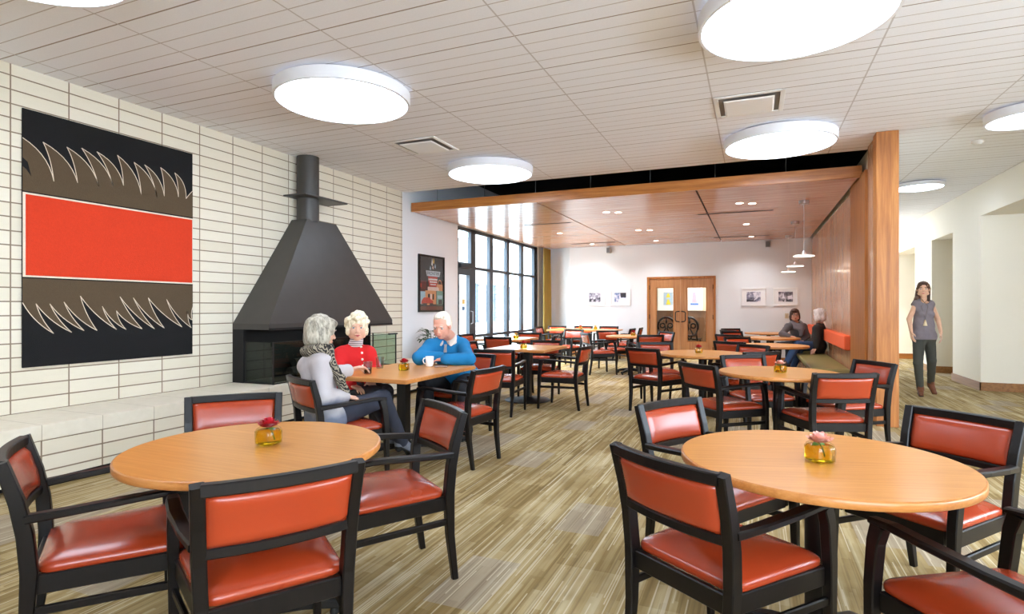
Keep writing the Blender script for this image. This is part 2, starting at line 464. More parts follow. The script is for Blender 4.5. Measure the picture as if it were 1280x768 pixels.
# curtain
def curtain():
    b = B(); n = 60
    top, bot = [], []
    for k in range(n + 1):
        t = k / n
        y = 14.42 + .42 * t; x = -5.2 + .035 * math.sin(t * 2 * PI * 5) + .05 * t
        top.append((x, y)); bot.append((x + .01 * math.sin(t * 9), y + .12 * (t - .3)))
    rows = []
    for z, w in ((2.88, 0.0), (2.3, .2), (1.6, .5), (.8, .8), (.03, 1.0)):
        rows.append([b.verts.new((tx * (1 - w) + bx_ * w, ty * (1 - w) + by_ * w, z)) for (tx, ty), (bx_, by_) in zip(top, bot)])
    for r0, r1 in zip(rows[:-1], rows[1:]):
        for k in range(n): b.faces.new((r0[k], r0[k + 1], r1[k + 1], r1[k]))
    o = obj('curtain', b, plain('olive_gold_curtain', (150, 130, 62), .8, bump=(90, .15)), smooth=True)
    s = o.modifiers.new('s', 'SOLIDIFY'); s.thickness = .006
    tag(o, 'olive gold curtain hanging in folds at the far end of the tall window wall', 'curtain')
curtain()

# double oak doors
def doors():
    b = B(); t = .055
    bx(b, DX0 - .0, DX0 + t, YB - .03, YB + .16, 0, DZ, .003); bx(b, DX1 - t, DX1, YB - .03, YB + .16, 0, DZ, .003); bx(b, DX0 + t, DX1 - t, YB - .03, YB + .16, DZ - t, DZ, .003)
    fr = obj('door_frame', b, M['oak']); fr['kind'] = 'structure'
    mid = (DX0 + DX1) / 2
    y0, y1 = YB + .0, YB + .045
    for i, (a, c, hinge) in enumerate(((DX0 + t + .004, mid - .003, 0), (mid + .003, DX1 - t - .004, 1))):
        w = c - a
        if hinge == 0: g0, g1 = a + .165, c - .16
        else: g0, g1 = a + .15, c - .15
        zb, zt = .42, 1.80
        b = B()
        bx(b, a, g0, y0, y1, .01, DZ - t - .004); bx(b, g1, c, y0, y1, .01, DZ - t - .004); bx(b, g0, g1, y0, y1, .01, zb); bx(b, g0, g1, y0, y1, zt, DZ - t - .004)
        d = obj('door_%d' % (i + 2), b, M['oak_door']); d['kind'] = 'structure'
        b = B()
        for q in ((g0, g0 + .018, zb, zt), (g1 - .018, g1, zb, zt), (g0, g1, zb, zb + .018), (g0, g1, zt - .018, zt)): bx(b, q[0], q[1], y0 - .006, y0 + .01, q[2], q[3])
        obj('glazing_bead', b, M['oak'], d)
        b = B(); bx(b, g0, g1, y0 + .02, y0 + .025, zb, zt); obj('pane', b, M['pane'], d)
        hx = c - .045 if hinge == 0 else a + .045
        s = -1 if hinge == 0 else 1
        b = B(); tube(b, [(hx, y0, .93), (hx - s * .02, y0 - .045, .93), (hx + s * .055, y0 - .055, .94), (hx + s * .075, y0 - .055, .97), (hx + s * .075, y0 - .055, 1.15), (hx + s * .055, y0 - .055, 1.18), (hx - s * .02, y0 - .045, 1.19), (hx, y0, 1.19)], .013, 8)
        obj('pull_handle', b, M['iron_black'], d, smooth=True)
        for z in (.25, 1.05, 1.8):
            b = B(); xh = a if hinge == 0 else c
            bx(b, xh - .012, xh + .012, y0 - .012, y0 + .004, z - .055, z + .055); obj('hinge', b, M['iron_black'], d)
doors()
# room beyond the doors
ld = bpy.data.lights.new('beyond_fill_light', 'AREA'); ld.shape = 'DISK'; ld.size = .6; ld.energy = 42; ld.color = (1, .96, .9)  # fill light added to brighten the prints beyond the doors
lo_ = bpy.data.objects.new('beyond_fill_light', ld); COL.objects.link(lo_); lo_.location = (-1.2, 15.75, 2.55)
t = thing('ceiling_light', 'added round fill light, out of view in the room beyond the doors', 'ceiling light', (-1.2, 15.75, 2.6))  # unseen fixture added to go with the fill light
b = B(); lathe(b, [(.3, -.03), (.31, -.001)], 40, cap0=False); obj('drum', b, M['white_metal'], t)
b = B(); lathe(b, [(.298, -.03), (.01, -.032)], 40, cap0=False); obj('diffuser', b, emissive('beyond_fill_glow', (255, 248, 238), 4), t)
b = B(); bx(b, -3.4, .2, 17.0, 17.12, 0, 3.2); bx(b, -3.52, -3.4, YB + .15, 17.1, 0, 3.2); bx(b, .2, .32, YB + .15, 17.1, 0, 3.2); struct('wall_beyond', b, plain('tan_wall', (206, 186, 160), .7))
b = B(); bx(b, -3.4, .2, YB + .15, 17.0, 2.6, 2.7); struct('ceiling_beyond', b, M['white_wall'])
b = B(); bx(b, -3.4, .2, 16.97, 17.0, 0, 1.15); bx(b, -3.4, .2, 16.95, 17.0, 1.15, 1.19); struct('wall_beyond_wainscot', b, wood('walnut_wainscot', (70, 46, 30), (96, 66, 44), (118, 84, 58), 2, .8, .4))
# ------------------------------------------------------------------ left wall: hearth bench, tapestry, fireplace, poster
def hearth():
    t = thing('hearth_bench', 'long low bench of cream stacked block along the left wall under the fire hood', 'bench', (LX, 4, 0))
    def P(name, b, m): 
        for v in b.verts: v.co -= Vector((LX, 4, 0))
        o = obj(name, b, m, t); return o
    M_tile_local = M['tile']
    b = B(); bx(b, LX, -4.68, YN, 7.98, .345, .455, .004); o = P('top_slab', b, M['stone'])
    b = B(); bx(b, LX, -4.685, YN, 7.975, .065, .344); o2 = P('block_front', b, M['tile'])
    b = B(); bx(b, LX, -4.83, YN, 7.97, 0, .065); P('toe_kick', b, M['iron_black'])
hearth()

def bez(p0, p1, off, n=7):
    p0 = Vector(p0); p1 = Vector(p1); m = (p0 + p1) / 2 + Vector(off)
    return [((1 - t) ** 2) * p0 + 2 * t * (1 - t) * m + t * t * p1 for t in [i / n for i in range(n)]]
def tapestry():
    Y0, Y1, Z0, Z1 = 2.645, 4.135, .815, 2.885
    UT = [(2.645, 2.645), (2.787, 2.646), (2.962, 2.651), (3.077, 2.672), (3.201, 2.672), (3.377, 2.684), (3.529, 2.655), (3.63, 2.655), (3.788, 2.664), (3.936, 2.644), (4.135, 2.50)]
    UW = [(2.864, 2.344), (3.044, 2.368), (3.216, 2.372), (3.337, 2.402), (3.431, 2.42), (3.596, 2.369), (3.752, 2.373), (3.825, 2.393), (3.975, 2.413), (4.06, 2.41)]
    LT = [(2.645, 1.333), (2.737, 1.325), (2.835, 1.325), (2.94, 1.341), (3.066, 1.394), (3.246, 1.305), (3.368, 1.264), (3.4, 1.393), (3.522, 1.385), (3.664, 1.387), (3.85, 1.373), (4.08, 1.259), (4.135, 1.3)]
    LW = [(2.861, 1.082), (2.997, 1.085), (3.094, 1.097), (3.201, 1.093), (3.368, 1.096), (3.454, 1.093), (3.603, 1.094), (3.724, 1.09), (3.825, 1.093), (4.013, 1.098), (4.116, 1.087), (4.13, 1.167)]
    up = []
    for i in range(len(UW)):
        d = UW[i][0] - UT[i][0]
        up += bez(UT[i], UW[i], (.05 + .10 * d, .06)); up += bez(UW[i], UT[i + 1], (.02, .035))
    up.append(Vector(UT[-1]))
    lo = []
    for i in range(len(LW)):
        lo += bez(LT[i], LW[i], (-.035, -.03)); lo += bez(LW[i], LT[i + 1], (-.028, -.012))
    lo.append(Vector(LT[-1]))
    c = lambda n, rgb: plain(n, rgb, .95, bump=(160, .5), var=.10, scale=60)
    mats = [c('black_wool', (9, 8, 10)), c('brown_wool', (84, 68, 48)), c('red_wool', (208, 56, 22)), c('cream_yarn', (222, 206, 184))]
    b = B()
    t = .018
    def face(pts, z, mi):
        f = b.faces.new([b.verts.new((LX + t + z, p[0], p[1])) for p in pts]); f.material_index = mi
    bx(b, LX + .002, LX + t, Y0, Y1, Z0, Z1, .004)
    zr1, zr0 = 2.208, 1.542
    face([(Y0, zr1 - .02)] + [tuple(p) for p in up] + [(Y1, zr1 - .02)], .0006, 1)
    # left extra flame
    face([(Y0, 2.49), (2.68, 2.46), (2.705, 2.349), (2.67, 2.40), (Y0, 2.42)], .0010, 0)
    face([(Y0, zr0 + .02)] + [tuple(p) for p in lo] + [(Y1, zr0 + .02)], .0006, 1)
    face([(Y0, zr0 - .012), (Y1, zr0 - .016), (Y1, zr1 + .018), (Y0, zr1 + .018)], .0009, 0)
    face([(Y0, zr0 - .002), (Y1, zr0 - .006), (Y1, zr1 + .006), (Y0, zr1 + .008)], .0012, 3)
    face([(Y0 + .02, zr0 + .012), (Y1 - .006, zr0 + .008), (Y1 - .006, zr1 - .008), (Y0 + .02, zr1 - .006)], .0016, 2)
    for ln in (up, lo):
        for a, e in zip(ln[:-1], ln[1:]):
            d = (e - a)
            if d.length < 1e-5: continue
            d.normalize(); nrm = Vector((-d.y, d.x)) * .0032
            a2, e2 = a - d * .002, e + d * .002
            face([a2 + nrm, a2 - nrm, e2 - nrm, e2 + nrm], .002, 3)
    o = obj('wall_tapestry', b, mats)
    tag(o, 'large woven wall tapestry with black flame edges and a broad red band', 'tapestry')
tapestry()

def fireplace():
    t = thing('fireplace', 'black steel fire hood with chimney pipe rising from the block bench', 'fireplace', (LX, 5.8, .455))
    O = Vector((LX, 5.8, .455))
    def P(name, b, m, par=None, **k):
        for v in b.verts: v.co -= O
        return obj(name, b, m, par or t, **k)
    b = B(); xa = LX + .003
    base = [(xa, 4.64, 1.115), (-4.82, 4.64, 1.115), (-4.82, 6.92, 1.115), (xa, 6.92, 1.115)]
    top = [(xa, 5.52, 2.395), (-5.11, 5.52, 2.395), (-5.11, 6.06, 2.395), (xa, 6.06, 2.395)]
    low = [(p[0], p[1], 1.05) for p in base]
    ring_loft(b, [low, base, top])
    hood = P('hood', b, M['steel_black'])
    b = B(); bx(b, -4.822, -4.815, 4.64, 6.92, 1.045, 1.07); P('hood_rim', b, M['iron_black'], hood)
    b = B(); tube(b, [(-5.22, 5.66, 2.38), (-5.22, 5.66, 3.205)], .135, 28); P('chimney_pipe', b, M['steel_black'], smooth=False, angle=40)
    b = B(); bx(b, xa, -5.0, 5.38, 6.16, 2.67, 2.69, .004); P('collar_plate', b, M['steel_black'])
    b = B()
    xb = LX + .16
    bx(b, xa, xb, 4.64, 4.66, .457, 1.05); bx(b, xa, xb, 6.9, 6.92, .457, 1.05); bx(b, xa, xa + .02, 4.66, 6.9, .457, 1.05); bx(b, xa, xb + .3, 4.66, 6.9, .457, .462)
    P('firebox', b, M['firebox'])
    b = B()
    bx(b, -4.783, -4.775, 4.66, 6.95, .475, .915)
    bx(b, -5.18, -4.783, 4.655, 4.663, .475, .915); bx(b, -5.18, -4.783, 6.945, 6.953, .475, .915)
    g = P('glass_screen', b, M['fire_glass'])
    b = B()
    for x, y in ((-4.779, 4.659), (-5.18, 4.659), (-4.779, 6.949), (-5.18, 6.949)): bx(b, x - .007, x + .007, y - .007, y + .007, .457, .918)
    for y in (4.659, 6.949): bx(b, -5.18, -4.775, y - .006, y + .006, .46, .472)
    bx(b, -4.785, -4.773, 4.66, 6.95, .46, .472); bx(b, -4.784, -4.774, 4.66, 6.95, .912, .918)
    P('screen_frame', b, M['iron_black'], g)
    b = B(); bx(b, -4.8, -4.75, 6.78, 6.96, .905, .925, .004); P('screen_clip', b, M['iron_black'], g)
    # log set
    lm = plain('charred_log', (54, 44, 38), .9, bump=(30, .8), var=.4)
    for k, (x, y0, y1, z, r) in enumerate(((-5.08, 5.2, 6.3, .53, .055), (-5.16, 5.35, 6.15, .62, .05), (-4.97, 5.4, 6.05, .535, .045))):
        b = B(); tube(b, [(x, y0, z), (x + .01, (y0 + y1) / 2, z + .01), (x - .02, y1, z)], [r, r * 1.08, r * .9], 12); P('log', b, lm)
    b = B()
    for y in (5.35, 5.75, 6.15): bx(b, -5.24, -4.92, y - .01, y + .01, .462, .478)
    P('fire_grate', b, M['iron_black'])
fireplace()

# framed night-time street photograph on the plaster
def text(name, s, size, loc, rot, mat, parent=None, ext=.0006, align='CENTER', sx=1.0):
    cu = bpy.data.curves.new(name, 'FONT'); cu.body = s; cu.size = size; cu.extrude = ext; cu.align_x = align; cu.align_y = 'CENTER'
    ob = bpy.data.objects.new(name, cu); COL.objects.link(ob)
    ob.rotation_euler = rot; ob.location = loc; ob.scale = (sx, 1, 1)
    bpy.context.view_layer.update()
    dg = bpy.context.evaluated_depsgraph_get()
    me = bpy.data.meshes.new_from_object(ob.evaluated_get(dg))
    me.transform(ob.matrix_basis)
    bpy.data.objects.remove(ob); bpy.data.curves.remove(cu)
    me.materials.clear(); me.name = name
    return link(name, me, mat, parent)

def poster():
    y0, y1, z0, z1 = 8.45, 9.33, 1.21, 2.225
    t = thing('framed_poster', 'black framed night photo of a neon sign on white wall beside the windows', 'picture', (LX, (y0 + y1) / 2, (z0 + z1) / 2))
    O = Vector((LX, (y0 + y1) / 2, (z0 + z1) / 2))
    def P(name, b, m, par=t, **k):
        for v in b.verts: v.co -= O
        return obj(name, b, m, par, **k)
    b = B(); w = .035
    bx(b, LX + .002, LX + .035, y0, y0 + w, z0, z1); bx(b, LX + .002, LX + .035, y1 - w, y1, z0, z1); bx(b, LX + .002, LX + .035, y0 + w, y1 - w, z0, z0 + w); bx(b, LX + .002, LX + .035, y0 + w, y1 - w, z1 - w, z1)
    P('frame', b, M['iron_black'])
    cols = [(58, 50, 54), (206, 206, 216), (206, 62, 52), (240, 200, 190), (120, 160, 150), (226, 150, 110), (176, 196, 214), (108, 54, 56), (240, 196, 90), (30, 28, 40), (246, 240, 238), (52, 50, 64)]
    mats = [plain('poster_ink', c, .45, var=.08, scale=30) for c in cols]
    b = B()
    def fc(pts, mi, z):
        f = b.faces.new([b.verts.new((LX + .012 + z, y0 + p[0] * (y1 - y0), z1 - p[1] * (z1 - z0))) for p in pts]); f.material_index = mi
    def rc(a, c, d, e, mi, z): fc([(a, c), (d, c), (d, e), (a, e)], mi, z)
    rc(.02, .02, .98, .98, 0, 0)
    rc(.04, .62, .98, .86, 7, .0005); rc(.04, .64, .26, .86, 6, .001); rc(.26, .62, .68, .86, 5, .001); rc(.7, .62, .97, .88, 4, .001)
    rc(.74, .70, .94, .76, 6, .0015); rc(.78, .78, .93, .86, 11, .0015); rc(.36, .68, .44, .78, 9, .0015); rc(.46, .68, .5, .78, 10, .0015); rc(.54, .68, .6, .78, 9, .0015)
    rc(.04, .86, .98, .9, 11, .001); rc(.04, .9, .98, .975, 7, .001); rc(.04, .45, .3, .6, 7, .001); rc(.7, .5, .95, .62, 5, .0012); rc(.04, .5, .12, .57, 2, .0015)
    fc([(.28, .27), (.86, .27), (.82, .365), (.32, .365)], 1, .001)
    fc([(.36, .37), (.74, .37), (.72, .55), (.40, .55)], 2, .001)
    rc(.35, .555, .8, .62, 3, .0015)
    # neon rings
    def ring(cx, cy, r, w_, mi):
        n = 20
        for k in range(n):
            a0, a1 = 2 * PI * k / n, 2 * PI * (k + 1) / n
            fc([(cx + r * math.cos(a0), cy + r * 1.0 * math.sin(a0)), (cx + r * math.cos(a1), cy + r * math.sin(a1)), (cx + (r - w_) * math.cos(a1), cy + (r - w_) * math.sin(a1)), (cx + (r - w_) * math.cos(a0), cy + (r - w_) * math.sin(a0))], mi, .002)
    ring(.83, .5, .085, .02, 5)
    # abstract crown of light over the sign board
    for dx, dy, h, mi in ((.45, .24, .06, 6), (.52, .16, .12, 10), (.58, .12, .09, 8), (.64, .2, .07, 6), (.55, .22, .05, 3)): fc([(dx - .03, dy), (dx, dy - h), (dx + .035, dy - h * .3), (dx + .02, dy + .02)], mi, .002)
    # parked car
    fc([(.12, .80), (.2, .745), (.42, .745), (.5, .79), (.56, .80), (.56, .855), (.1, .855)], 2, .003); rc(.16, .845, .56, .885, 11, .0034); rc(.32, .85, .42, .875, 5, .004)
    # white lettering rows, illegible in the photo: short strokes
    rnd = random.Random(4)
    for yy, xa, xb, hh in ((.42, .38, .73, .03), (.465, .43, .68, .028), (.51, .45, .66, .02)):
        x = xa
        while x < xb:
            w_ = rnd.uniform(.018, .034); rc(x, yy - hh / 2 * rnd.uniform(.7, 1), x + w_, yy + hh / 2, 10, .002); x += w_ + .007
    rc(.07, .04, .14, .09, 11, .002); fc([(.12, .175), (.3, .215), (.28, .24), (.11, .2)], 11, .002)
    pr = P('print', b, mats)
    # reads left to right when seen from the room (towards +Y)
    tx = text('sign_lettering', 'FRONTIER', .082, (.0145, (.57 - .5) * (y1 - y0), (.5 - .318) * (z1 - z0)), (PI / 2, 0, PI / 2), mats[9], None, sx=1.12)
    tx.parent = pr
    b = B(); bx(b, LX + .028, LX + .030, y0 + .03, y1 - .03, z0 + .03, z1 - .03); P('glazing', b, M['pane'])
poster()

# ------------------------------------------------------------------ ceiling lights, diffusers, pendants, detectors
M['lamp_big'] = emissive('lit_diffuser', (222, 236, 255), 4.8)
M['lamp_small'] = emissive('lit_downlight', (255, 244, 226), 9.0)
M['drum'] = plain('white_drum', (232, 232, 236), .5, var=.01)
def ceiling_light(x, y, R, h, label, grp, stand=True):
    t = thing('ceiling_light', label, 'ceiling light', (x, y, ZC), 0, grp)
    b = B()
    lathe(b, [(R - .012, -.02), (R, -.02), (R, -h), (R - .022, -h), (R - .022, -h + .008)], 72, cap0=False, cap1=False)
    obj('drum', b, M['drum'], t, angle=40)
    b = B(); lathe(b, [(R - .021, -h + .004), (R * .6, -h + .002), (.02, -h + .001)], 72, cap0=False); obj('diffuser', b, M['lamp_big'], t)
    b = B(); lathe(b, [(R - .013, -.02), (.02, -.02)], 72, cap0=False, cap1=True); obj('back_pan', b, M['drum'], t)
    b = B(); lathe(b, [(R * .5, -.001), (R * .5, -.021)], 32); obj('mounting_plate', b, M['grey_metal'], t)
    return t
ceiling_light(-3.32, 4.03, .578, .12, 'large round ceiling drum light nearest the fire hood', 'round drum lights in the main room')
ceiling_light(-3.29, 7.0, .578, .12, 'round ceiling drum light in front of the left end of the wood fascia', 'round drum lights in the main room')
ceiling_light(.237, 4.0, .578, .12, 'biggest round drum light, cut by the top edge right of centre', 'round drum lights in the main room')
ceiling_light(.262, 7.0, .578, .12, 'round drum light just left of the oak column top', 'round drum lights in the main room')
ceiling_light(-3.45, 1.62, .578, .12, 'round drum light barely showing at the top left corner', 'round drum lights in the main room')
ceiling_light(2.44, 7.0, .34, .11, 'round drum light at the right edge over the corridor mouth', 'round corridor lights')
ceiling_light(2.345, 10.55, .335, .075, 'shallow round light deeper in the corridor beside the oak column', 'round corridor lights')
ceiling_light(2.345, 14.2, .335, .075, 'far corridor light hidden behind the oak column', 'round corridor lights')

def air_vent(x, y, label):
    s = .28
    t = thing('air_diffuser', label, 'air vent', (x, y, ZC), 0, 'square air diffusers')
    b = B()
    for sx in (-1, 1): bx(b, sx * s - .02, sx * s + .02, -s - .02, s + .02, -.012, -.001, .003); bx(b, -s, s, sx * s - .02, sx * s + .02, -.012, -.001, .003)
    obj('frame', b, M['white_metal'], t)
    b = B(); bx(b, -s, s, -s, s, -.003, -.001); obj('throat', b, plain('vent_throat', (120, 116, 114), .7), t)
    b = B(); ring_loft(b, [[(-.2, -.2, -.03), (.2, -.2, -.03), (.2, .2, -.03), (-.2, .2, -.03)], [(-.215, -.215, -.02), (.215, -.215, -.02), (.215, .215, -.02), (-.215, .215, -.02)]]); obj('plaque', b, M['white_metal'], t)
air_vent(-3.58, 5.8, 'square white air diffuser between the two lights near the hood')
air_vent(-.04, 5.8, 'square white air diffuser between the two right hand drum lights')

b = B(); lathe(b, [(.055, -.03), (.06, -.005), (.06, -.001)], 24); lathe(b, [(.03, -.045), (.045, -.03)], 24)
o = obj('smoke_detector', b, M['white_metal'], angle=40); o.location = (2.37, 8.11, ZC); tag(o, 'small white smoke detector on the corridor ceiling', 'smoke detector')

# slot diffusers in the wood ceiling
for x0, x1, y, lb in ((-.9, .3, 10.38, 'black slot air diffuser in wood ceiling, nearer one on the right'), (-.85, .32, 14.0, 'black slot air diffuser in wood ceiling above the right end of back wall'),
                      (-4.15, -3.2, 10.4, 'black slot air diffuser in wood ceiling near the windows'), (-4.3, -3.15, 14.0, 'black slot air diffuser in wood ceiling by the curtain')):
    t = thing('slot_diffuser', lb, 'air vent', ((x0 + x1) / 2, y, ZW), 0, 'slot diffusers in the wood ceiling')
    L = (x1 - x0) / 2
    b = B(); bx(b, -L, L, -.03, .03, -.006, -.001); obj('trim_frame', b, plain('slot_trim', (92, 66, 54), .4), t)
    b = B(); bx(b, -L + .01, L - .01, -.018, .018, -.008, -.0055); obj('slot', b, M['black_void'], t)
# recessed downlights
dl = [(-2.3, 9.52, 'pair of small downlights nearest the fascia, left of centre'), (-2.12, 9.62, None), (-2.22, 12.0, 'small downlight midway in the middle wood ceiling panel'), (-2.0, 12.1, None), (-2.18, 14.1, 'small downlight near the back wall over the doors'),
      (-.2, 9.5, None), (-.02, 9.6, None), (-.13, 11.95, None), (-3.89, 11.84, None), (-4.0, 9.6, None), (-.05, 14.1, None), (-3.8, 14.2, None)]
dlab = ['small downlight in the wood ceiling nearest the fascia, left of centre', 'small downlight beside the first one nearest the fascia', 'small downlight midway back in the middle wood panel', 'small downlight beside the middle one in the middle wood panel',
        'small downlight before the back wall above the double doors', 'small downlight in right wood panel, left of its near pair', 'small downlight in right wood panel, right of its near pair', 'small downlight in right wood panel behind the near slot diffuser',
        'small downlight in left wood panel deeper by the windows', 'small downlight in left wood panel nearer by the door', 'small downlight above the right pair of framed photographs', 'small downlight above the left pair of framed photographs']
for (x, y, _), lb in zip(dl, dlab):
    t = thing('downlight', lb, 'downlight', (x, y, ZW), 0, 'recessed downlights in the wood ceiling')
    b = B(); lathe(b, [(.05, -.002), (.062, -.006), (.065, -.001)], 24, cap0=False, cap1=False); obj('trim_ring', b, M['white_metal'], t)
    b = B(); lathe(b, [(.05, -.003), (.004, -.004)], 24, cap0=False); obj('lamp', b, M['lamp_small'], t)
    ld = bpy.data.lights.new('downlight_lamp', 'SPOT'); ld.energy = 34; ld.spot_size = 2.4; ld.spot_blend = 1.0; ld.shadow_soft_size = .05; ld.color = (.96, .98, 1)
    lo = bpy.data.objects.new('downlight_lamp', ld); COL.objects.link(lo); lo.parent = t; lo.location = (0, 0, -.03)
# pendants over the banquette
for y, x, z, lb in ((9.65, .70, 2.08, 'white disc pendant lamp nearest the fascia over the banquette tables'), (11.95, .72, 2.08, 'white disc pendant lamp, middle of the three over the banquette'), (14.2, .72, 2.1, 'white disc pendant lamp, farthest of the three over the banquette')):
    t = thing('pendant_lamp', lb, 'pendant lamp', (x, y, ZW), 0, 'disc pendants over the banquette')
    b = B(); lathe(b, [(.06, -.055), (.07, -.05), (.07, -.001)], 24); obj('canopy', b, plain('brushed_canopy', (196, 186, 182), .3, .4), t, angle=40)
    b = B(); tube(b, [(0, 0, -.05), (0, 0, z - ZW + .05)], .0035, 6); obj('cord', b, M['white_metal'], t)
    b = B(); lathe(b, [(.148, -.012), (.15, -.006), (.14, .004), (.03, .02), (.018, .06), (.006, .075)], 36)
    for v in b.verts: v.co.z += z - ZW
    obj('shade', b, M['white_metal'], t, angle=40)
    b = B(); lathe(b, [(.14, -.013), (.004, -.014)], 36, cap0=False)
    for v in b.verts: v.co.z += z - ZW
    obj('diffuser', b, emissive('pendant_glow', (255, 246, 230), 4), t)

# ------------------------------------------------------------------ back wall: framed photographs, speakers, switch
def photo_mat(seed, tint):
    q = NT('printed_photo'); v = q.co()
    n = q.noise(q.mapv(v, (1, 1, 1), (seed * 3.1, 0, seed)), 14, 5, .65)
    n2 = q.noise(q.mapv(v, (1, 1, 1), (seed, 1, seed * 2)), 4, 2)
    f = q.math('ADD', q.math('MULTIPLY', n, .6), q.math('MULTIPLY', n2, .4))
    q.P(color=q.ramp(f, [(.38, lin((44, 42, 52))), (.48, lin(tint)), (.60, lin((232, 228, 236)))]), rough=.4)
    return q.m
def picture(x0, x1, z0, z1, label, seed, tint, kind):
    cx, cz = (x0 + x1) / 2, (z0 + z1) / 2; w, h = (x1 - x0) / 2, (z1 - z0) / 2
    t = thing('framed_photograph', label, 'picture', (cx, YB, cz), 0, 'white framed photographs on the back wall')
    b = B(); f = .035
    bx(b, -w, -w + f, -.03, -.002, -h, h, .002); bx(b, w - f, w, -.03, -.002, -h, h, .002); bx(b, -w + f, w - f, -.03, -.002, -h, -h + f, .002); bx(b, -w + f, w - f, -.03, -.002, h - f, h, .002)
    obj('frame', b, M['white_metal'], t)
    b = B(); bx(b, -w + f, w - f, -.012, -.004, -h + f, h - f); obj('mount', b, plain('white_mount_card', (240, 240, 242), .8, var=.01), t)
    b = B(); iw, ih = w * .58, h * .56
    bx(b, -iw, iw, -.0145, -.0125, -ih, ih)
    pr = obj('print', b, photo_mat(seed, tint), t)
    wm = plain('pale_print_ink', (226, 224, 236), .5); dm = plain('dark_print_ink', (52, 50, 58), .5)
    b = B()
    def pg(pts, mi):
        fc = b.faces.new([b.verts.new((p[0] * iw, -.0152, p[1] * ih)) for p in pts]); fc.material_index = mi
    if kind == 1: pg([(-.4, -1), (1, -1), (1, -.1), (.1, -.1), (-.1, .45), (-.2, .1), (-.1, -.3), (-.35, -.6)], 0); pg([(.1, 0), (1, 0), (1, 1), (0, 1)], 1)
    elif kind == 2: pg([(.1, -.75), (.95, .25), (.95, .4), (.05, -.6)], 0); pg([(-1, -.5), (.0, -.65), (0, -.9), (-1, -.95)], 1)
    elif kind == 3: pg([(.25, .1), (.9, .3), (1, -.4), (.4, -.5)], 0); pg([(-.4, .2), (-.3, .8), (-.2, .2), (-.1, -.3), (-.5, -.3)], 0); pg([(-.5, -.6), (-.3, -1), (-.1, -.7)], 1); pg([(.0, -.4), (.9, -.95), (.1, -.95)], 1)
    else: pg([(-.9, -.4), (-.5, -.3), (-.6, -.8), (-1, -.9)], 1); pg([(-.2, -.5), (.2, -.3), (.1, -.8), (-.3, -.9)], 1); pg([(-.8, .1), (-.5, .05), (-.6, -.2)], 0)
    obj('print_shapes', b, [wm, dm], pr)
picture(-4.18, -3.64, 1.335, 1.775, 'framed black and white landscape photo, leftmost on the back wall', 1, (128, 120, 136), 0)
picture(-3.49, -2.96, 1.335, 1.77, 'framed blue toned photo of a white peak, left of the double doors', 2, (110, 134, 178), 1)
picture(-.27, .27, 1.33, 1.76, 'framed grey photo of a slope with a white line, right of the doors', 3, (126, 122, 146), 2)
picture(.43, .96, 1.33, 1.755, 'framed black and white photo above the woman in glasses', 5, (120, 114, 126), 3)
for x, lb in ((-3.52, 'small grey loudspeaker high on the back wall above the left photos'), (.31, 'small grey loudspeaker high on the back wall above the right photos')):
    t = thing('wall_speaker', lb, 'speaker', (x, YB, 2.795), 0, 'small wall speakers')
    b = B(); bx(b, -.055, .055, -.11, -.02, -.075, .075, .012); obj('cabinet', b, plain('speaker_grey', (188, 190, 192), .5), t)
    b = B(); bx(b, -.045, .045, -.114, -.109, -.065, .065, .002); obj('grille', b, plain('speaker_grille', (120, 122, 126), .7), t)
    b = B(); bx(b, -.015, .015, -.025, -.001, -.02, .02); obj('bracket', b, M['grey_metal'], t)
t = thing('light_switch', 'small beige switch plate on the back wall behind the banquette', 'switch', (.72, YB, 1.09))
b = B(); bx(b, -.04, .04, -.008, -.001, -.06, .06, .002); obj('plate', b, plain('beige_plate', (206, 190, 160), .5), t)
b = B(); bx(b, -.014, .014, -.013, -.007, -.03, .03, .002); obj('rocker', b, plain('beige_rocker', (190, 172, 140), .5), t)

# prints and carved chairs in the room beyond the doors
def art(x0, x1, z0, z1, y, label, ink, kind):
    t = thing('framed_print', label, 'picture', ((x0 + x1) / 2, y, (z0 + z1) / 2), 0)
    w, h = (x1 - x0) / 2, (z1 - z0) / 2
    b = B(); bx(b, -w, w, -.03, -.002, -h, h, .003); obj('frame', b, M['white_metal'], t)
    mats = [plain('print_ground', (168, 190, 214), .6), plain('print_ink', ink, .6), plain('print_base', (70, 110, 190), .6)]
    b = B()
    def pg(pts, mi, z=0):
        f = b.faces.new([b.verts.new((p[0] * w, -.0315 - z, p[1] * h)) for p in pts]); f.material_index = mi
    pg([(-.4, -.55), (.55, -.55), (.55, .55), (-.4, .55)], 0)
    if kind == 0: pg([(-.15, .1), (0, .45), (.15, .45), (.32, .1)], 1, .001); pg([(-.15, -.5), (0, -.05), (.15, -.05), (.35, -.5)], 1, .001)
    else: pg([(-.25, -.35), (-.1, .5), (.2, .5), (.35, -.35)], 1, .001); pg([(-.4, -.55), (.55, -.55), (.55, -.4), (-.4, -.4)], 2, .001)
    obj('print', b, mats, t)
art(-2.57, -2.02, 1.2, 1.88, 16.96, 'white framed print of two yellow shapes seen through the left door', (226, 206, 60), 0)
art(-1.8, -1.33, 1.2, 1.88, 16.96, 'white framed print of a pink shape seen through the right door', (226, 150, 170), 1)
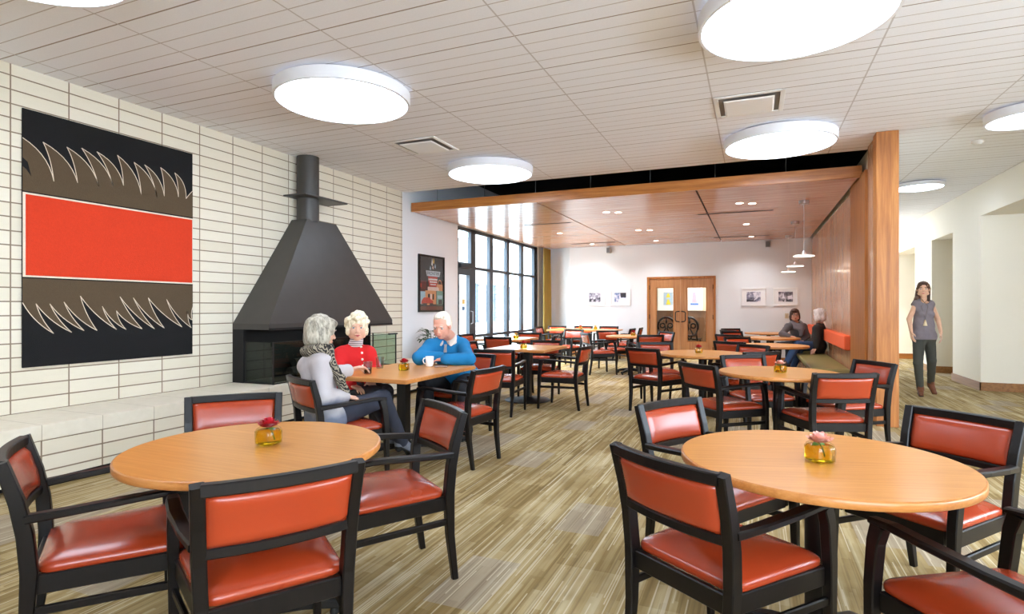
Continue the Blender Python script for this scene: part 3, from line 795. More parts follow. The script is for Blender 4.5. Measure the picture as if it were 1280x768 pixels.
def carved_chair(x, y, rz, label):
    t = thing('carved_chair', label, 'chair', (x, y, 0), rz, 'carved chairs beyond the doors')
    dk = M['espresso']
    b = B(); bx(b, -.23, .23, -.22, .22, .42, .46, .01); obj('seat', b, dk, t)
    for sx, sy in ((-1, -1), (1, -1), (-1, 1), (1, 1)):
        b = B(); tube(b, [(sx * .2, sy * .19, .43), (sx * .21, sy * .2, .2), (sx * .22, sy * .22, 0)], [.022, .026, .018], 10); obj('leg', b, dk, t)
    b = B(); yb = -.22
    tube(b, [(.22 * math.cos(a), yb, .78 + .24 * math.sin(a)) for a in np.linspace(-.35, PI + .35, 20)], .032, 10, up=(0, 1, 0))
    for sx in (-1, 1):
        tube(b, [(sx * .1 + .06 * math.cos(a), yb, .80 + .06 * math.sin(a)) for a in np.linspace(0, 2 * PI, 16)], .024, 8, up=(0, 1, 0))
        tube(b, [(sx * .2, yb, .45), (sx * .17, yb, .6), (sx * .21, yb, .72)], .024, 8)
        tube(b, [(sx * .03, yb, .45), (sx * .09, yb, .58), (sx * .02, yb, .72), (sx * .05, yb, .82)], .022, 8)
    tube(b, [(-.2, yb, .56), (0, yb, .53), (.2, yb, .56)], .026, 8); tube(b, [(0, yb, .86), (0, yb, 1.0)], .03, 8)
    obj('carved_back', b, dk, t, smooth=True)
carved_chair(-2.2, 16.0, .15, 'dark carved round-back chair behind the left door glass')
carved_chair(-1.55, 16.0, -.1, 'dark carved round-back chair behind the right door glass')
# ------------------------------------------------------------------ dining armchairs
def cushion(bm, outline, z0, z1, dome, edge=.018, n=8):
    """puffy cushion from a rounded outline (list of (x,y)); flat underside at z0, domed top."""
    cx = sum(p[0] for p in outline) / len(outline); cy = sum(p[1] for p in outline) / len(outline)
    rings = []
    H = z1 - z0
    prof = [(1 - .03, 0), (1.0, .25 * H), (1.0, .6 * H), (.985, .82 * H), (.95, H), (.8, H + dome * .55), (.55, H + dome * .85), (.28, H + dome * .97)]
    for s, z in prof:
        rings.append([(cx + (p[0] - cx) * s, cy + (p[1] - cy) * s, z0 + z) for p in outline])
    R = ring_loft(bm, rings, cap=False)
    bm.faces.new(R[0][::-1])
    c = bm.verts.new((cx, cy, z1 + dome))
    last = R[-1]
    for k in range(len(last)): bm.faces.new((last[k], last[(k + 1) % len(last)], c))

def round_outline(x0f, x0b, yf, yb, r=.035, n=5):
    """trapezoid: half width x0f at y=yf (front), x0b at y=yb"""
    C = [(x0f, yf), (-x0f, yf), (-x0b, yb), (x0b, yb)]
    out = []
    for i in range(4):
        p = Vector(C[i]); a = (Vector(C[i - 1]) - p).normalized(); c = (Vector(C[(i + 1) % 4]) - p).normalized()
        s = p + a * r; e = p + c * r
        for k in range(n + 1):
            t = k / n
            out.append(tuple(((1 - t) ** 2) * s + 2 * t * (1 - t) * p + t * t * e))
        # subdivide the straight run
        nx = Vector(C[(i + 1) % 4]) + (p - Vector(C[(i + 1) % 4])).normalized() * r
        for k in range(1, 6): out.append(tuple(e.lerp(nx, k / 6)))
    return out

BZ = .80     # top of the back
def back_y(z):   # centre line of the rear posts
    pts = [(0, -.265), (.22, -.235), (.42, -.225), (.55, -.235), (.66, -.255), (.80, -.295)]
    for (a, ya), (c, yc) in zip(pts[:-1], pts[1:]):
        if z <= c: return ya + (yc - ya) * (z - a) / (c - a)
    return pts[-1][1]
def sag(x, amt=.03): return -amt * (1 - (x / .24) ** 2)

def make_chair(label):
    t = thing('dining_armchair', label, 'chair', (0, 0, 0), 0, 'terracotta dining armchairs')
    E_ = M['espresso']; V = M['vinyl']
    # seat cushion and the apron that carries it
    b = B(); cushion(b, round_outline(.246, .214, .246, -.212, .055), .400, .438, .030); obj('seat', b, V, t, smooth=True)
    b = B()
    bar(b, [(-.21, .222, .372), (.21, .222, .372)], .022, .066, (0, 1, 0)); bar(b, [(-.195, -.222, .372), (.195, -.222, .372)], .022, .066, (0, 1, 0))
    for s in (-1, 1): bar(b, [(s * .205, -.222, .372), (s * .242, .222, .372)], .022, .066, (1, 0, 0))
    obj('seat_frame', b, E_, t)
    for s in (-1, 1):
        zs = [0, .22, .42, .55, .66, .797]
        b = B(); bar(b, [(s * (.20 + .032 * (z / BZ)), back_y(z), z) for z in zs], [.028, .036, .040, .041, .041, .040], [.03, .038, .048, .046, .042, .034], (1, 0, 0), .004)
        obj('leg', b, E_, t)
        b = B(); bar(b, [(s * .252, .262, 0), (s * .254, .252, .25), (s * .256, .246, .42), (s * .258, .23, .56), (s * .258, .212, .618)], [.026, .034, .038, .038, .036], [.026, .036, .042, .046, .052], (1, 0, 0), .004)
        obj('leg', b, E_, t)
        # arm
        pts = [(s * .232, back_y(.605) + .01, .603), (s * .248, -.12, .612), (s * .262, .05, .625), (s * .262, .16, .630), (s * .257, .245, .622)]
        b = B(); bar(b, pts, [.034, .044, .048, .046, .038], [.03, .026, .024, .024, .022], (1, 0, 0), .006); obj('armrest', b, E_, t)
        b = B(); bar(b, [(s * .212, -.232, .285), (s * .253, .25, .285)], .018, .03, (1, 0, 0)); obj('stretcher', b, E_, t)
    # back rails follow the curve
    xs = np.linspace(-.222, .222, 11)
    def rail(z, h, d, yo=0):
        b_ = B(); bar(b_, [(x, back_y(z) + sag(x) + yo, z) for x in xs], [d] * 11, [h] * 11, (0, 1, 0), .004); return b_
    obj('top_rail', rail(.781, .038, .034), E_, t)
    obj('lower_rail', rail(.583, .032, .028), E_, t)
    # upholstered back panel: padded on both faces
    b = B()
    nx, nz = 14, 9
    def grid(side):
        G = []
        for j in range(nz + 1):
            row = []
            for i in range(nx + 1):
                u, w = i / nx * 2 - 1, j / nz * 2 - 1
                x = u * .214; z = .598 + (w + 1) / 2 * (.763 - .598)
                e = min(1, (1 - abs(u)) / .16) * 1.0; f = min(1, (1 - abs(w)) / .26)
                puff = (1 - (1 - e) ** 2) ** .5 * (1 - (1 - f) ** 2) ** .5
                dome = .006 * (1 - u * u) * (1 - w * w)
                row.append(b.verts.new((x, back_y(z) + sag(x) + side * (.006 + .014 * puff + dome * (1 if side > 0 else .3)), z)))
            G.append(row)
        return G
    F, K = grid(1), grid(-1)
    for G in (F, K):
        for j in range(nz):
            for i in range(nx): b.faces.new((G[j][i], G[j][i + 1], G[j + 1][i + 1], G[j + 1][i]))
    edge = lambda G: [G[0][i] for i in range(nx)] + [G[j][nx] for j in range(nz)] + [G[nz][i] for i in range(nx, 0, -1)] + [G[j][0] for j in range(nz, 0, -1)]
    e0, e1 = edge(F), edge(K)
    for k in range(len(e0)): b.faces.new((e0[k], e0[(k + 1) % len(e0)], e1[(k + 1) % len(e0)], e1[k]))
    obj('backrest', b, V, t, smooth=True)
    return t
CH0 = None
def chair(mx, my, hx, hy, label):
    """mx,my: middle of the top rail; hx,hy: the way the sitter faces"""
    global CH0
    l = math.hypot(hx, hy); hx, hy = hx / l, hy / l
    loc = (mx + hx * .30, my + hy * .30, 0); rz = math.atan2(-hx, hy)
    if CH0 is None:
        CH0 = make_chair(label); CH0.location = loc; CH0.rotation_euler = (0, 0, rz); return CH0
    return dup(CH0, loc, rz, label)
V_ = 'terracotta vinyl armchair '
CHAIRS = [
 (-1.31, 1.32, -.84, .54, 'with its back to the viewer at the round table left front'),
 (-2.43, 1.17, .55, .83, 'cut by the left edge, seat facing the round table left front'),
 (-2.73, 2.38, .72, -.69, 'behind the round table left front, before the block bench'),
 (-1.46, 2.55, -.58, -.81, 'turned left beside the round table left front, standing on open carpet'),
 (-.28, 1.94, .57, .82, 'back to the viewer, lower left of the right front table'),
 (-.42, 3.13, .84, -.54, 'with pinkish backrest, behind left edge of right front table'),
 (.91, 3.31, -.68, -.73, 'behind the right front table, its wide backrest facing the viewer'),
 (.86, 1.80, -.54, .84, 'in the bottom right corner, seat and arm only in view'),
 (-2.97, 3.13, .45, .89, 'under the grey haired woman in the striped scarf'),
 (-3.96, 4.42, 1, -.02, 'under the woman in the red cardigan, by the fire screen'),
 (-2.74, 5.47, -.1, -1, 'under the man in the blue sweater'),
 (-2.00, 4.25, -.99, .12, 'empty at the right end of the table with the three seated elders'),
 (-2.82, 6.10, -.16, .98, 'nearest the viewer at the square table on a disc base'),
 (-1.97, 7.08, -1, .02, 'seen side on, right of the square disc base table'),
 (-2.87, 8.10, .05, -1, 'at the far side of the square table on a disc base'),
 (-3.78, 7.30, 1, 0, 'half hidden behind the man, left of the table on a disc base'),
 (-3.97, 8.72, -.05, 1, 'back turned to the viewer at the square table by the glass door'),
 (-4.03, 10.38, .05, -1, 'against the window sill at the far side of the window table'),
 (-4.92, 9.42, 1, -.05, 'left of the window table, nearest the glass door'),
 (-3.20, 9.55, -1, -.25, 'right of the window table, mostly behind another backrest'),
 (-3.72, 12.35, -.25, -1, 'with a glaring pale backrest, standing alone before the far tables'),
 (-5.03, 13.55, 1, -.1, 'at the left end of the far tables beside the curtain'),
 (-4.80, 14.40, .05, -1, 'against the back corner wall at the far left table'),
 (-4.14, 14.62, 0, -1, 'against the back wall under the leftmost photo'),
 (-2.58, 13.3, -1, .05, 'at the right end of the far tables, nearer of two'),
 (-2.50, 13.92, -1, -.05, 'at the right end of the far tables, second one back'),
 (-3.46, 14.62, 0, -1, 'under the blue toned photo behind the far tables'),
 (-3.02, 10.72, .82, .57, 'left front of the round table before the double doors, seen side on'),
 (-2.88, 11.98, .6, -.8, 'left behind the round table before the double doors'),
 (-1.71, 10.45, -.45, .89, 'back to the viewer right of the round table before the double doors'),
 (-1.62, 11.90, -.7, -.7, 'with whitish glare, right behind the round table before the double doors'),
 (-1.26, 7.02, .45, .89, 'back to the viewer left of the mid room round table'),
 (-1.29, 8.25, .35, -.94, 'orange backrest behind the left side of the middle round table'),
 (.09, 6.96, -.66, .75, 'half hidden, right of the middle round table'),
 (0.0, 8.22, -.62, -.78, 'behind right of the middle round table, white glare on its post'),
 (-.47, 5.28, .72, .70, 'back to the viewer, left of the round table before the oak column'),
 (-.11, 6.42, .52, -.85, 'with pink shine, behind the round table before the oak column'),
 (.645, 4.95, -.40, .92, 'back to the viewer, right of the round table before the oak column'),
 (1.03, 6.13, -.85, -.53, 'with white glare, against the oak column'),
 (-.33, 8.84, .45, .9, 'pink back to the viewer at the first banquette table'),
 (-.26, 10.22, .6, -.8, 'orange, behind the first banquette table on the aisle side'),
 (-.44, 11.1, .45, .9, 'pale pink back at the middle banquette table on the aisle side'),
 (-.42, 12.55, .6, -.8, 'orange, behind the middle banquette table on the aisle side'),
 (-.52, 13.15, .75, .66, 'edge on at the farthest banquette table, before the doors'),
 (-.50, 14.25, .6, -.8, 'farthest of the aisle side banquette chairs, near the back wall'),
]
for mx, my, hx, hy, lb in CHAIRS: chair(mx, my, hx, hy, V_ + lb)

# ------------------------------------------------------------------ tables
TZ = .74
def base_x(t, r=.33, z=.05):
    b = B()
    for k in range(4):
        a = k * PI / 2 + PI / 4
        bar(b, [(.02 * math.cos(a), .02 * math.sin(a), z + .035), (r * .55 * math.cos(a), r * .55 * math.sin(a), z + .02), (r * math.cos(a), r * math.sin(a), z - .01)], [.06, .055, .045], [.06, .045, .03], (-math.sin(a), math.cos(a), 0), .006)
    o = obj('foot_cross', b, M['table_base'], t)
    for k in range(4):
        a = k * PI / 2 + PI / 4
        b = B(); lathe(b, [(.018, 0), (.02, .01), (.012, .03)], 14, ((r - .03) * math.cos(a), (r - .03) * math.sin(a), 0)); obj('glide', b, M['rubber'], o)
def make_round(R, label):
    t = thing('round_table', label, 'table', (0, 0, 0), 0, 'round dining tables')
    b = B(); lathe(b, [(R - .02, TZ - .034), (R - .004, TZ - .03), (R, TZ - .026), (R, TZ - .005), (R - .0025, TZ - .0015), (R - .010, TZ - .0005)], 96, cap0=True, cap1=False); obj('edge_band', b, M['table_edge'], t, angle=60)
    b = B(); lathe(b, [(R - .007, TZ - .002), (R - .007, TZ)], 96, cap0=False); obj('tabletop', b, M['table_top'], t)
    b = B(); tube(b, [(0, 0, .06), (0, 0, TZ - .05)], .045, 20); obj('column', b, M['table_base'], t, angle=40)
    b = B(); bx(b, -.2, .2, -.03, .03, TZ - .055, TZ - .034, .004); bx(b, -.03, .03, -.2, .2, TZ - .055, TZ - .034, .004); obj('spider', b, M['table_base'], t)
    base_x(t)
    return t
def make_square(w, d, label, disc=True):
    t = thing('square_table', label, 'table', (0, 0, 0), 0, 'square dining tables')
    b = B(); bx(b, -w / 2, w / 2, -d / 2, d / 2, TZ - .034, TZ - .0005, .006); obj('edge_band', b, M['table_edge'], t)
    b = B(); bx(b, -w / 2 + .008, w / 2 - .008, -d / 2 + .008, d / 2 - .008, TZ - .003, TZ + .0003); obj('tabletop', b, M['table_top'], t)
    if disc:
        b = B(); lathe(b, [(.315, 0), (.32, .008), (.30, .018), (.1, .03), (.06, .05)], 48); obj('disc_base', b, M['table_base'], t, angle=40)
    else: base_x(t)
    b = B(); bx(b, -.045, .045, -.045, .045, .04, TZ - .04, .006); obj('column', b, M['table_base'], t)
    b = B(); bx(b, -.2, .2, -.025, .025, TZ - .055, TZ - .034); bx(b, -.025, .025, -.2, .2, TZ - .055, TZ - .034); obj('spider', b, M['table_base'], t)
    return t
rt = make_round(.487, 'round table left front with dark red rose jar')
rt.location = (-1.85, 1.72, 0)
for x, y, rz, lb in ((.22, 2.39, .3, 'largest round table at the right front with a pink rose jar'), (-.57, 7.29, .1, 'round table mid room with a red rose jar'), (.20, 5.44, .2, 'round table before the oak column with a pink rose jar'),
                     (-2.2, 11.15, .4, 'round table before the double doors with a red rose jar'), (.26, 9.25, .2, 'bare round table beside the near end of the banquette'),
                     (.3, 11.5, .1, 'round table at the middle of the banquette, woman in glasses leaning on it'), (.3, 13.6, .5, 'farthest round table along the banquette near back wall')):
    r_ = dup(rt, (x, y, 0), rz, lb)
    if 'mid room' in lb: r_.scale = (1.08, 1.08, 1)
sq = make_square(.84, 1.18, 'rectangular wood table with the three seated elders, glasses and mug', False); sq.location = (-2.86, 4.28, 0)
s4 = make_square(.84, .98, 'square wood table on a round black disc base, red rose jar'); s4.location = (-2.9, 7.4, 0)
dup(s4, (-4.08, 9.4, 0), 0, 'square table by the glass door with a yellow flower jar')
dup(s4, (-4.32, 13.85, 0), 0, 'far table nearest the curtain at the back wall')
dup(s4, (-3.46, 13.85, 0), 0, 'far table under the blue toned photo at the back wall')

# ------------------------------------------------------------------ rose jars
def rose(bm, r, seed, h=.03):
    rnd = random.Random(seed)
    for ring, (n, rad, tilt, sz) in enumerate(((3, .012, .15, .7), (5, .022, .5, .9), (6, .032, .9, 1.0), (7, .038, 1.2, 1.0))):
        for k in range(n):
            a = 2 * PI * k / n + ring * .5 + rnd.uniform(-.2, .2)
            c = Vector((math.cos(a), math.sin(a), 0)); tng = Vector((-math.sin(a), math.cos(a), 0))
            rows = []
            for j in range(5):
                w = j / 4
                out = rad * (.35 + .65 * w) + .008 * tilt * w * w; z = h * (1.0 - .55 * tilt / 1.2) * w + (.004 if ring < 2 else 0)
                wid = r * .62 * sz * math.sin(PI * (.18 + .68 * w)) 
                rows.append([bm.verts.new(c * (out - .005 * abs(u) ** 2) * (r / .036) + tng * wid * u + Vector((0, 0, z * (r / .036) - .002 * u * u))) for u in (-1, -.5, 0, .5, 1)])
            for r0, r1 in zip(rows[:-1], rows[1:]):
                for i in range(4): bm.faces.new((r0[i], r0[i + 1], r1[i + 1], r1[i]))
def sqring(r, z, p=4.0, n=32):
    out = []
    for k in range(n):
        a = 2 * PI * k / n; c, s = math.cos(a), math.sin(a)
        q = (abs(c) ** p + abs(s) ** p) ** (-1 / p)
        out.append((r * q * c, r * q * s, z))
    return out
def make_jar(label, petal, cat='flower jar'):
    t = thing('flower_jar', label, cat, (0, 0, 0), 0, 'rose jars on the tables')
    b = B()
    ring_loft(b, [sqring(.036, .002), sqring(.040, .006), sqring(.041, .02), sqring(.041, .045), sqring(.037, .055, 3), sqring(.030, .060, 2.2), sqring(.030, .064, 2), sqring(.033, .066, 2), sqring(.033, .070, 2), sqring(.030, .072, 2), sqring(.033, .075, 2), sqring(.033, .080, 2)], cap=False)
    bm = b; bm.faces.new([v for v in bm.verts[:32]][::-1]) if False else None
    j = obj('jar', b, M['jar_glass'], t, smooth=True)
    b = B(); ring_loft(b, [sqring(.034, .0035), sqring(.0385, .008), sqring(.039, .044), sqring(.035, .050, 3)]); obj('water', b, M['water'], t, smooth=True)
    b = B(); rose(b, .034, 3)
    for v in b.verts: v.co.z += .060
    r = obj('rose', b, petal, t, smooth=True)
    b = B(); tube(b, [(0, 0, .07), (.006, .004, .045), (.018, .008, .016)], .0025, 6)
    for s in (-1, 1): poly = [b.verts.new(p) for p in ((0, 0, .052), (s * .014, .01, .058), (s * .028, .004, .046), (s * .014, -.008, .048))]; b.faces.new(poly)
    obj('stem', b, plain('rose_stem', (66, 110, 40), .6), r)
    return t
red_p = plain('dark_red_petal', (186, 16, 38), .6, var=.2, scale=60); pink_p = plain('pink_petal', (240, 176, 166), .6, var=.15, scale=60); yel_p = plain('yellow_petal', (226, 176, 60), .6, var=.2, scale=60)
jr = make_jar('glass jar with dark red rose on the round table left front', red_p); jr.location = (-1.82, 1.75, TZ); jr.scale = (1.08, 1.08, 1.22)
jp = make_jar('glass jar with pale pink rose on the right front table', pink_p); jp.location = (.22, 2.33, TZ); jp.rotation_euler = (0, 0, .5); jp.scale = (1.08, 1.08, 1.22)
jy = make_jar('glass jar with yellow flower on the table by the glass door', yel_p); jy.location = (-3.85, 9.25, TZ); jy.scale = (1.08, 1.08, 1.22)
dup(jr, (-2.83, 4.24, TZ), .3, 'glass jar with dark red rose between the three seated elders')
dup(jr, (-2.85, 7.12, TZ), .6, 'glass jar with red rose on the square table with disc base')
dup(jr, (-.61, 7.21, TZ), .2, 'glass jar with red rose on the middle round table')
dup(jp, (.21, 5.36, TZ), .9, 'glass jar with pink rose on the round table before the oak column')
dup(jr, (-2.15, 11.1, TZ), .1, 'glass jar with red rose on the round table before the double doors')
dup(jr, (-4.0, 13.85, TZ), .4, 'glass jar with red rose on the far table nearest the curtain')
dup(jy, (-3.62, 13.85, TZ), .4, 'glass jar with yellow flower on the far table under the photos')

# things on the elders' table
def tumbler(x, y, label, drink=None):
    t = thing('drinking_glass', label, 'glass', (x, y, TZ), 0, 'drinking glasses')
    b = B(); lathe(b, [(.028, .001), (.031, .004), (.038, .105), (.0365, .105), (.030, .008), (.004, .007)], 32, cap0=True, cap1=True); obj('tumbler', b, M['tumbler'], t, smooth=True)
    if drink:
        b = B(); lathe(b, [(.028, .009), (.0325, .055)], 28); obj('drink', b, drink, t, angle=40)
tumbler(-2.96, 3.90, 'clear glass of brown drink held by the grey haired woman', M['cola'])
tumbler(-3.13, 4.30, 'empty clear glass on the table before the woman in red')
def mug():
    t = thing('coffee_mug', 'white mug before the man in the blue sweater', 'mug', (-2.80, 4.62, TZ + .0008))
    w = plain('white_china', (240, 240, 240), .25, var=.01)
    b = B(); lathe(b, [(.028, 0), (.034, .004), (.04, .095), (.0375, .095), (.033, .01), (.003, .009)], 32); obj('cup', b, w, t, smooth=True)
    b = B(); tube(b, [(-.037, 0, .078), (-.055, -.01, .076), (-.064, -.014, .055), (-.056, -.01, .03), (-.034, 0, .024)], .006, 8); obj('handle', b, w, t, smooth=True)
mug()
b = B(); bx(b, -.06, .06, -.035, .035, .0, .012, .004); o = obj('folded_napkin', b, plain('brown_grey_napkin', (150, 122, 108), .8)); o.location = (-2.675, 4.62, TZ + .001); o.rotation_euler = (0, 0, .35)
tag(o, 'folded brownish napkin lying beside the white mug', 'napkin')

# ------------------------------------------------------------------ banquette
def banquette():
    t = thing('banquette', 'long olive bench seat with an orange back pad along the panelled partition', 'bench', (PX, 11.8, 0))
    O = Vector((PX, 11.8, 0))
    def P(name, b, m, **k):
        for v in b.verts: v.co -= O
        return obj(name, b, m, t, **k)
    b = B(); bx(b, .72, 1.2, 8.78, 14.86, .39, .46, .022); P('seat', b, plain('olive_vinyl', (132, 122, 72), .35, bump=(16, .12), var=.12, scale=5))
    b = B(); bx(b, .76, 1.2, 8.8, 14.86, .09, .385, .004); P('front_panel', b, M['panel_wood'])
    b = B(); bx(b, .8, 1.2, 8.84, 14.86, 0, .09); P('plinth', b, M['iron_black'])
    b = B(); bx(b, 1.15, 1.235, 9.02, 14.86, .70, .905, .02); P('back_pad', b, plain('orange_upholstery', (232, 96, 48), .7, bump=(120, .2), var=.06))
banquette()

# ------------------------------------------------------------------ potted plant behind the man
def plant():
    t = thing('potted_plant', 'dark green leafy plant in a pot by the white wall behind the man', 'plant', (-5.0, 8.3, 0))
    b = B(); lathe(b, [(.12, 0), (.15, .02), (.17, .28), (.155, .28), (.14, .24), (.02, .24)], 28); obj('pot', b, plain('grey_pot', (120, 116, 110), .7), t, angle=40)
    b = B(); lathe(b, [(.145, .235), (.01, .25)], 20, cap0=False); obj('soil', b, plain('potting_soil', (48, 36, 28), .95), t)
    gm = plain('plant_leaf', (44, 74, 40), .45, var=.3, scale=12)
    rnd = random.Random(11)
    bs = B(); bl = B()
    for k in range(9):
        a = k * 2.4 + .3; L = rnd.uniform(.5, .72); sp = rnd.uniform(.06, .2)
        top = Vector((math.cos(a) * sp, math.sin(a) * sp, .24 + L))
        pts = [Vector((0, 0, .24)), Vector((math.cos(a) * sp * .35, math.sin(a) * sp * .35, .24 + L * .55)), top, top + Vector((math.cos(a) * .12, math.sin(a) * .12, -.03))]
        tube(bs, pts, [.007, .006, .004, .002], 6)
        for j in range(9):
            f = .4 + .6 * j / 8
            i = 1 if f < .75 else 2
            p0 = pts[1].lerp(pts[2], (f - .4) / .35) if i == 1 else pts[2].lerp(pts[3], (f - .75) / .25)
            for s in (-1, 1):
                d = (Vector((math.cos(a + s * 1.2), math.sin(a + s * 1.2), rnd.uniform(-.25, .35)))).normalized()
                ln = rnd.uniform(.09, .14); w = .022
                sd = d.cross(Vector((0, 0, 1))).normalized()
                q = [p0, p0 + d * ln * .3 + sd * w, p0 + d * ln * .7 + sd * w * .8 + Vector((0, 0, -.01)), p0 + d * ln + Vector((0, 0, -.03)), p0 + d * ln * .7 - sd * w * .8 + Vector((0, 0, -.01)), p0 + d * ln * .3 - sd * w]
                mid = [p0 + d * ln * .5 + Vector((0, 0, .006))]
                vs = [bl.verts.new(v) for v in q]; c = bl.verts.new(mid[0])
                for i2 in range(6): bl.faces.new((vs[i2], vs[(i2 + 1) % 6], c))
    obj('stem', bs, gm, t); obj('foliage', bl, gm, t, smooth=True)
plant()
# ------------------------------------------------------------------ people: bodies grown from blended volumes
class Field:
    def __init__(s, lo, hi, res):
        s.lo = np.array(lo, np.float32); s.res = res
        s.n = np.ceil((np.array(hi) - np.array(lo)) / res).astype(int) + 1
        s.f = np.full(s.n, 1.0, np.float32)
    def _win(s, lo, hi):
        a = np.clip(np.floor((np.array(lo) - s.lo) / s.res).astype(int), 0, s.n - 1)
        b = np.clip(np.ceil((np.array(hi) - s.lo) / s.res).astype(int) + 1, 1, s.n)
        ax = [s.lo[i] + s.res * np.arange(a[i], b[i], dtype=np.float32) for i in range(3)]
        return tuple(slice(a[i], b[i]) for i in range(3)), ax[0][:, None, None], ax[1][None, :, None], ax[2][None, None, :]
    def put(s, d, sl, k, sub=False):
        a = s.f[sl]
        if sub:
            if k <= 0: s.f[sl] = np.maximum(a, -d); return
            h = np.clip(.5 - .5 * (a + d) / k, 0, 1); s.f[sl] = a * (1 - h) + (-d) * h + k * h * (1 - h)
        else:
            if k <= 0: s.f[sl] = np.minimum(a, d); return
            h = np.clip(.5 + .5 * (d - a) / k, 0, 1); s.f[sl] = d * (1 - h) + a * h - k * h * (1 - h)
    def cap(s, a, b, ra, rb, k=.015, flat=None, sub=False):
        a = np.array(a, np.float32); b = np.array(b, np.float32); m = max(ra, rb) + k + 3 * s.res
        sl, X, Y, Z = s._win(np.minimum(a, b) - m, np.maximum(a, b) + m)
        if 0 in s.f[sl].shape: return
        d = b - a; L2 = float(d @ d) + 1e-9
        px, py, pz = X - a[0], Y - a[1], Z - a[2]
        t = np.clip((px * d[0] + py * d[1] + pz * d[2]) / L2, 0, 1)
        qx, qy, qz = px - t * d[0], py - t * d[1], pz - t * d[2]
        r2 = qx * qx + qy * qy + qz * qz
        if flat is not None:
            n, sc = np.array(flat[0], np.float32), flat[1]
            dn = qx * n[0] + qy * n[1] + qz * n[2]
            r2 = r2 + dn * dn * (sc * sc - 1)
        s.put(np.sqrt(r2) - (ra + t * (rb - ra)), sl, k, sub)
    def ell(s, c, r, R=None, k=.012, sub=False):
        c = np.array(c, np.float32); m = max(r) + k + 3 * s.res
        sl, X, Y, Z = s._win(c - m, c + m)
        if 0 in s.f[sl].shape: return
        p = [X - c[0], Y - c[1], Z - c[2]]
        if R is not None: p = [p[0] * R[0][i] + p[1] * R[1][i] + p[2] * R[2][i] for i in range(3)]
        k0 = np.sqrt(sum((p[i] / r[i]) ** 2 for i in range(3)) + 1e-9); k1 = np.sqrt(sum((p[i] / r[i] ** 2) ** 2 for i in range(3)) + 1e-9)
        s.put(k0 * (k0 - 1) / k1, sl, k, sub)
    def below(s, z):      # keep only what is above z
        Z = (s.lo[2] + s.res * np.arange(s.n[2], dtype=np.float32))[None, None, :]
        s.f = np.maximum(s.f, z - Z)
    def plane(s, p, n):      # keep the side n points away from
        ax = [s.lo[i] + s.res * np.arange(s.n[i], dtype=np.float32) for i in range(3)]
        d = (ax[0][:, None, None] - p[0]) * n[0] + (ax[1][None, :, None] - p[1]) * n[1] + (ax[2][None, None, :] - p[2]) * n[2]
        s.f = np.maximum(s.f, d.astype(np.float32))
    def ripple(s, amp, freq, seed=0, stretch=(1, 1, 1)):
        ax = [s.lo[i] + s.res * np.arange(s.n[i], dtype=np.float32) for i in range(3)]
        X, Y, Z = ax[0][:, None, None] * stretch[0], ax[1][None, :, None] * stretch[1], ax[2][None, None, :] * stretch[2]
        w = np.sin(freq * (X + .6 * Y) + seed) * np.sin(freq * .8 * (Y - .4 * Z) + 1.3 * seed) + .6 * np.sin(freq * 1.7 * (Z + .5 * X) + 2 * seed) * np.sin(freq * 1.5 * (X - .7 * Y))
        s.f += (amp * w).astype(np.float32)
    def mesh(s, name, mat, parent=None, origin=(0, 0, 0), smooth_iter=2):
        f = s.f; ins = f < 0
        n = s.n
        c = np.zeros(n - 1, np.int8)
        for dx in (0, 1):
            for dy in (0, 1):
                for dz in (0, 1): c += ins[dx:n[0] - 1 + dx, dy:n[1] - 1 + dy, dz:n[2] - 1 + dz]
        act = (c > 0) & (c < 8)
        idx = np.full(n - 1, -1, np.int64); cells = np.argwhere(act); idx[act] = np.arange(len(cells))
        acc = np.zeros((len(cells), 3)); cnt = np.zeros(len(cells))
        I = cells
        for axis in range(3):
            o1, o2 = [a for a in range(3) if a != axis]
            for u in (0, 1):
                for v in (0, 1):
                    p = I.copy(); p[:, o1] += u; p[:, o2] += v
                    q = p.copy(); q[:, axis] += 1
                    fa = f[p[:, 0], p[:, 1], p[:, 2]]; fb = f[q[:, 0], q[:, 1], q[:, 2]]
                    m = (fa < 0) != (fb < 0)
                    t = np.where(m, fa / np.where(m, fa - fb, 1), 0)
                    pos = p.astype(float); pos[:, axis] += t
                    acc[m] += pos[m]; cnt[m] += 1
        V = s.lo + s.res * (acc / np.maximum(cnt, 1)[:, None])
        quads = []
        for axis in range(3):
            o1, o2 = [(1, 2), (2, 0), (0, 1)][axis]
            a = np.take(ins, range(0, n[axis] - 1), axis); b = np.take(ins, range(1, n[axis]), axis)
            e = np.argwhere(a != b)
            e = e[(e[:, o1] > 0) & (e[:, o2] > 0) & (e[:, o1] < n[o1] - 1) & (e[:, o2] < n[o2] - 1)]
            s0 = ins[e[:, 0], e[:, 1], e[:, 2]]
            def cell(d1, d2):
                w = e.copy(); w[:, o1] -= d1; w[:, o2] -= d2; return idx[w[:, 0], w[:, 1], w[:, 2]]
            Q = np.stack([cell(1, 1), cell(0, 1), cell(0, 0), cell(1, 0)], 1)
            Q[~s0] = Q[~s0][:, ::-1]; quads.append(Q)
        Q = np.concatenate(quads); Q = Q[(Q >= 0).all(1)]
        # light smoothing
        for _ in range(smooth_iter):
            A = np.zeros_like(V); N = np.zeros(len(V))
            for i in range(4):
                np.add.at(A, Q[:, i], V[Q[:, (i + 1) % 4]] + V[Q[:, (i - 1) % 4]]); np.add.at(N, Q[:, i], 2)
            V = V * .5 + .5 * A / np.maximum(N, 1)[:, None]
        me = bpy.data.meshes.new(name)
        V = V - np.array(origin)
        me.vertices.add(len(V)); me.vertices.foreach_set('co', V.astype(np.float32).ravel())
        me.loops.add(Q.size); me.loops.foreach_set('vertex_index', Q.ravel().astype(np.int32))
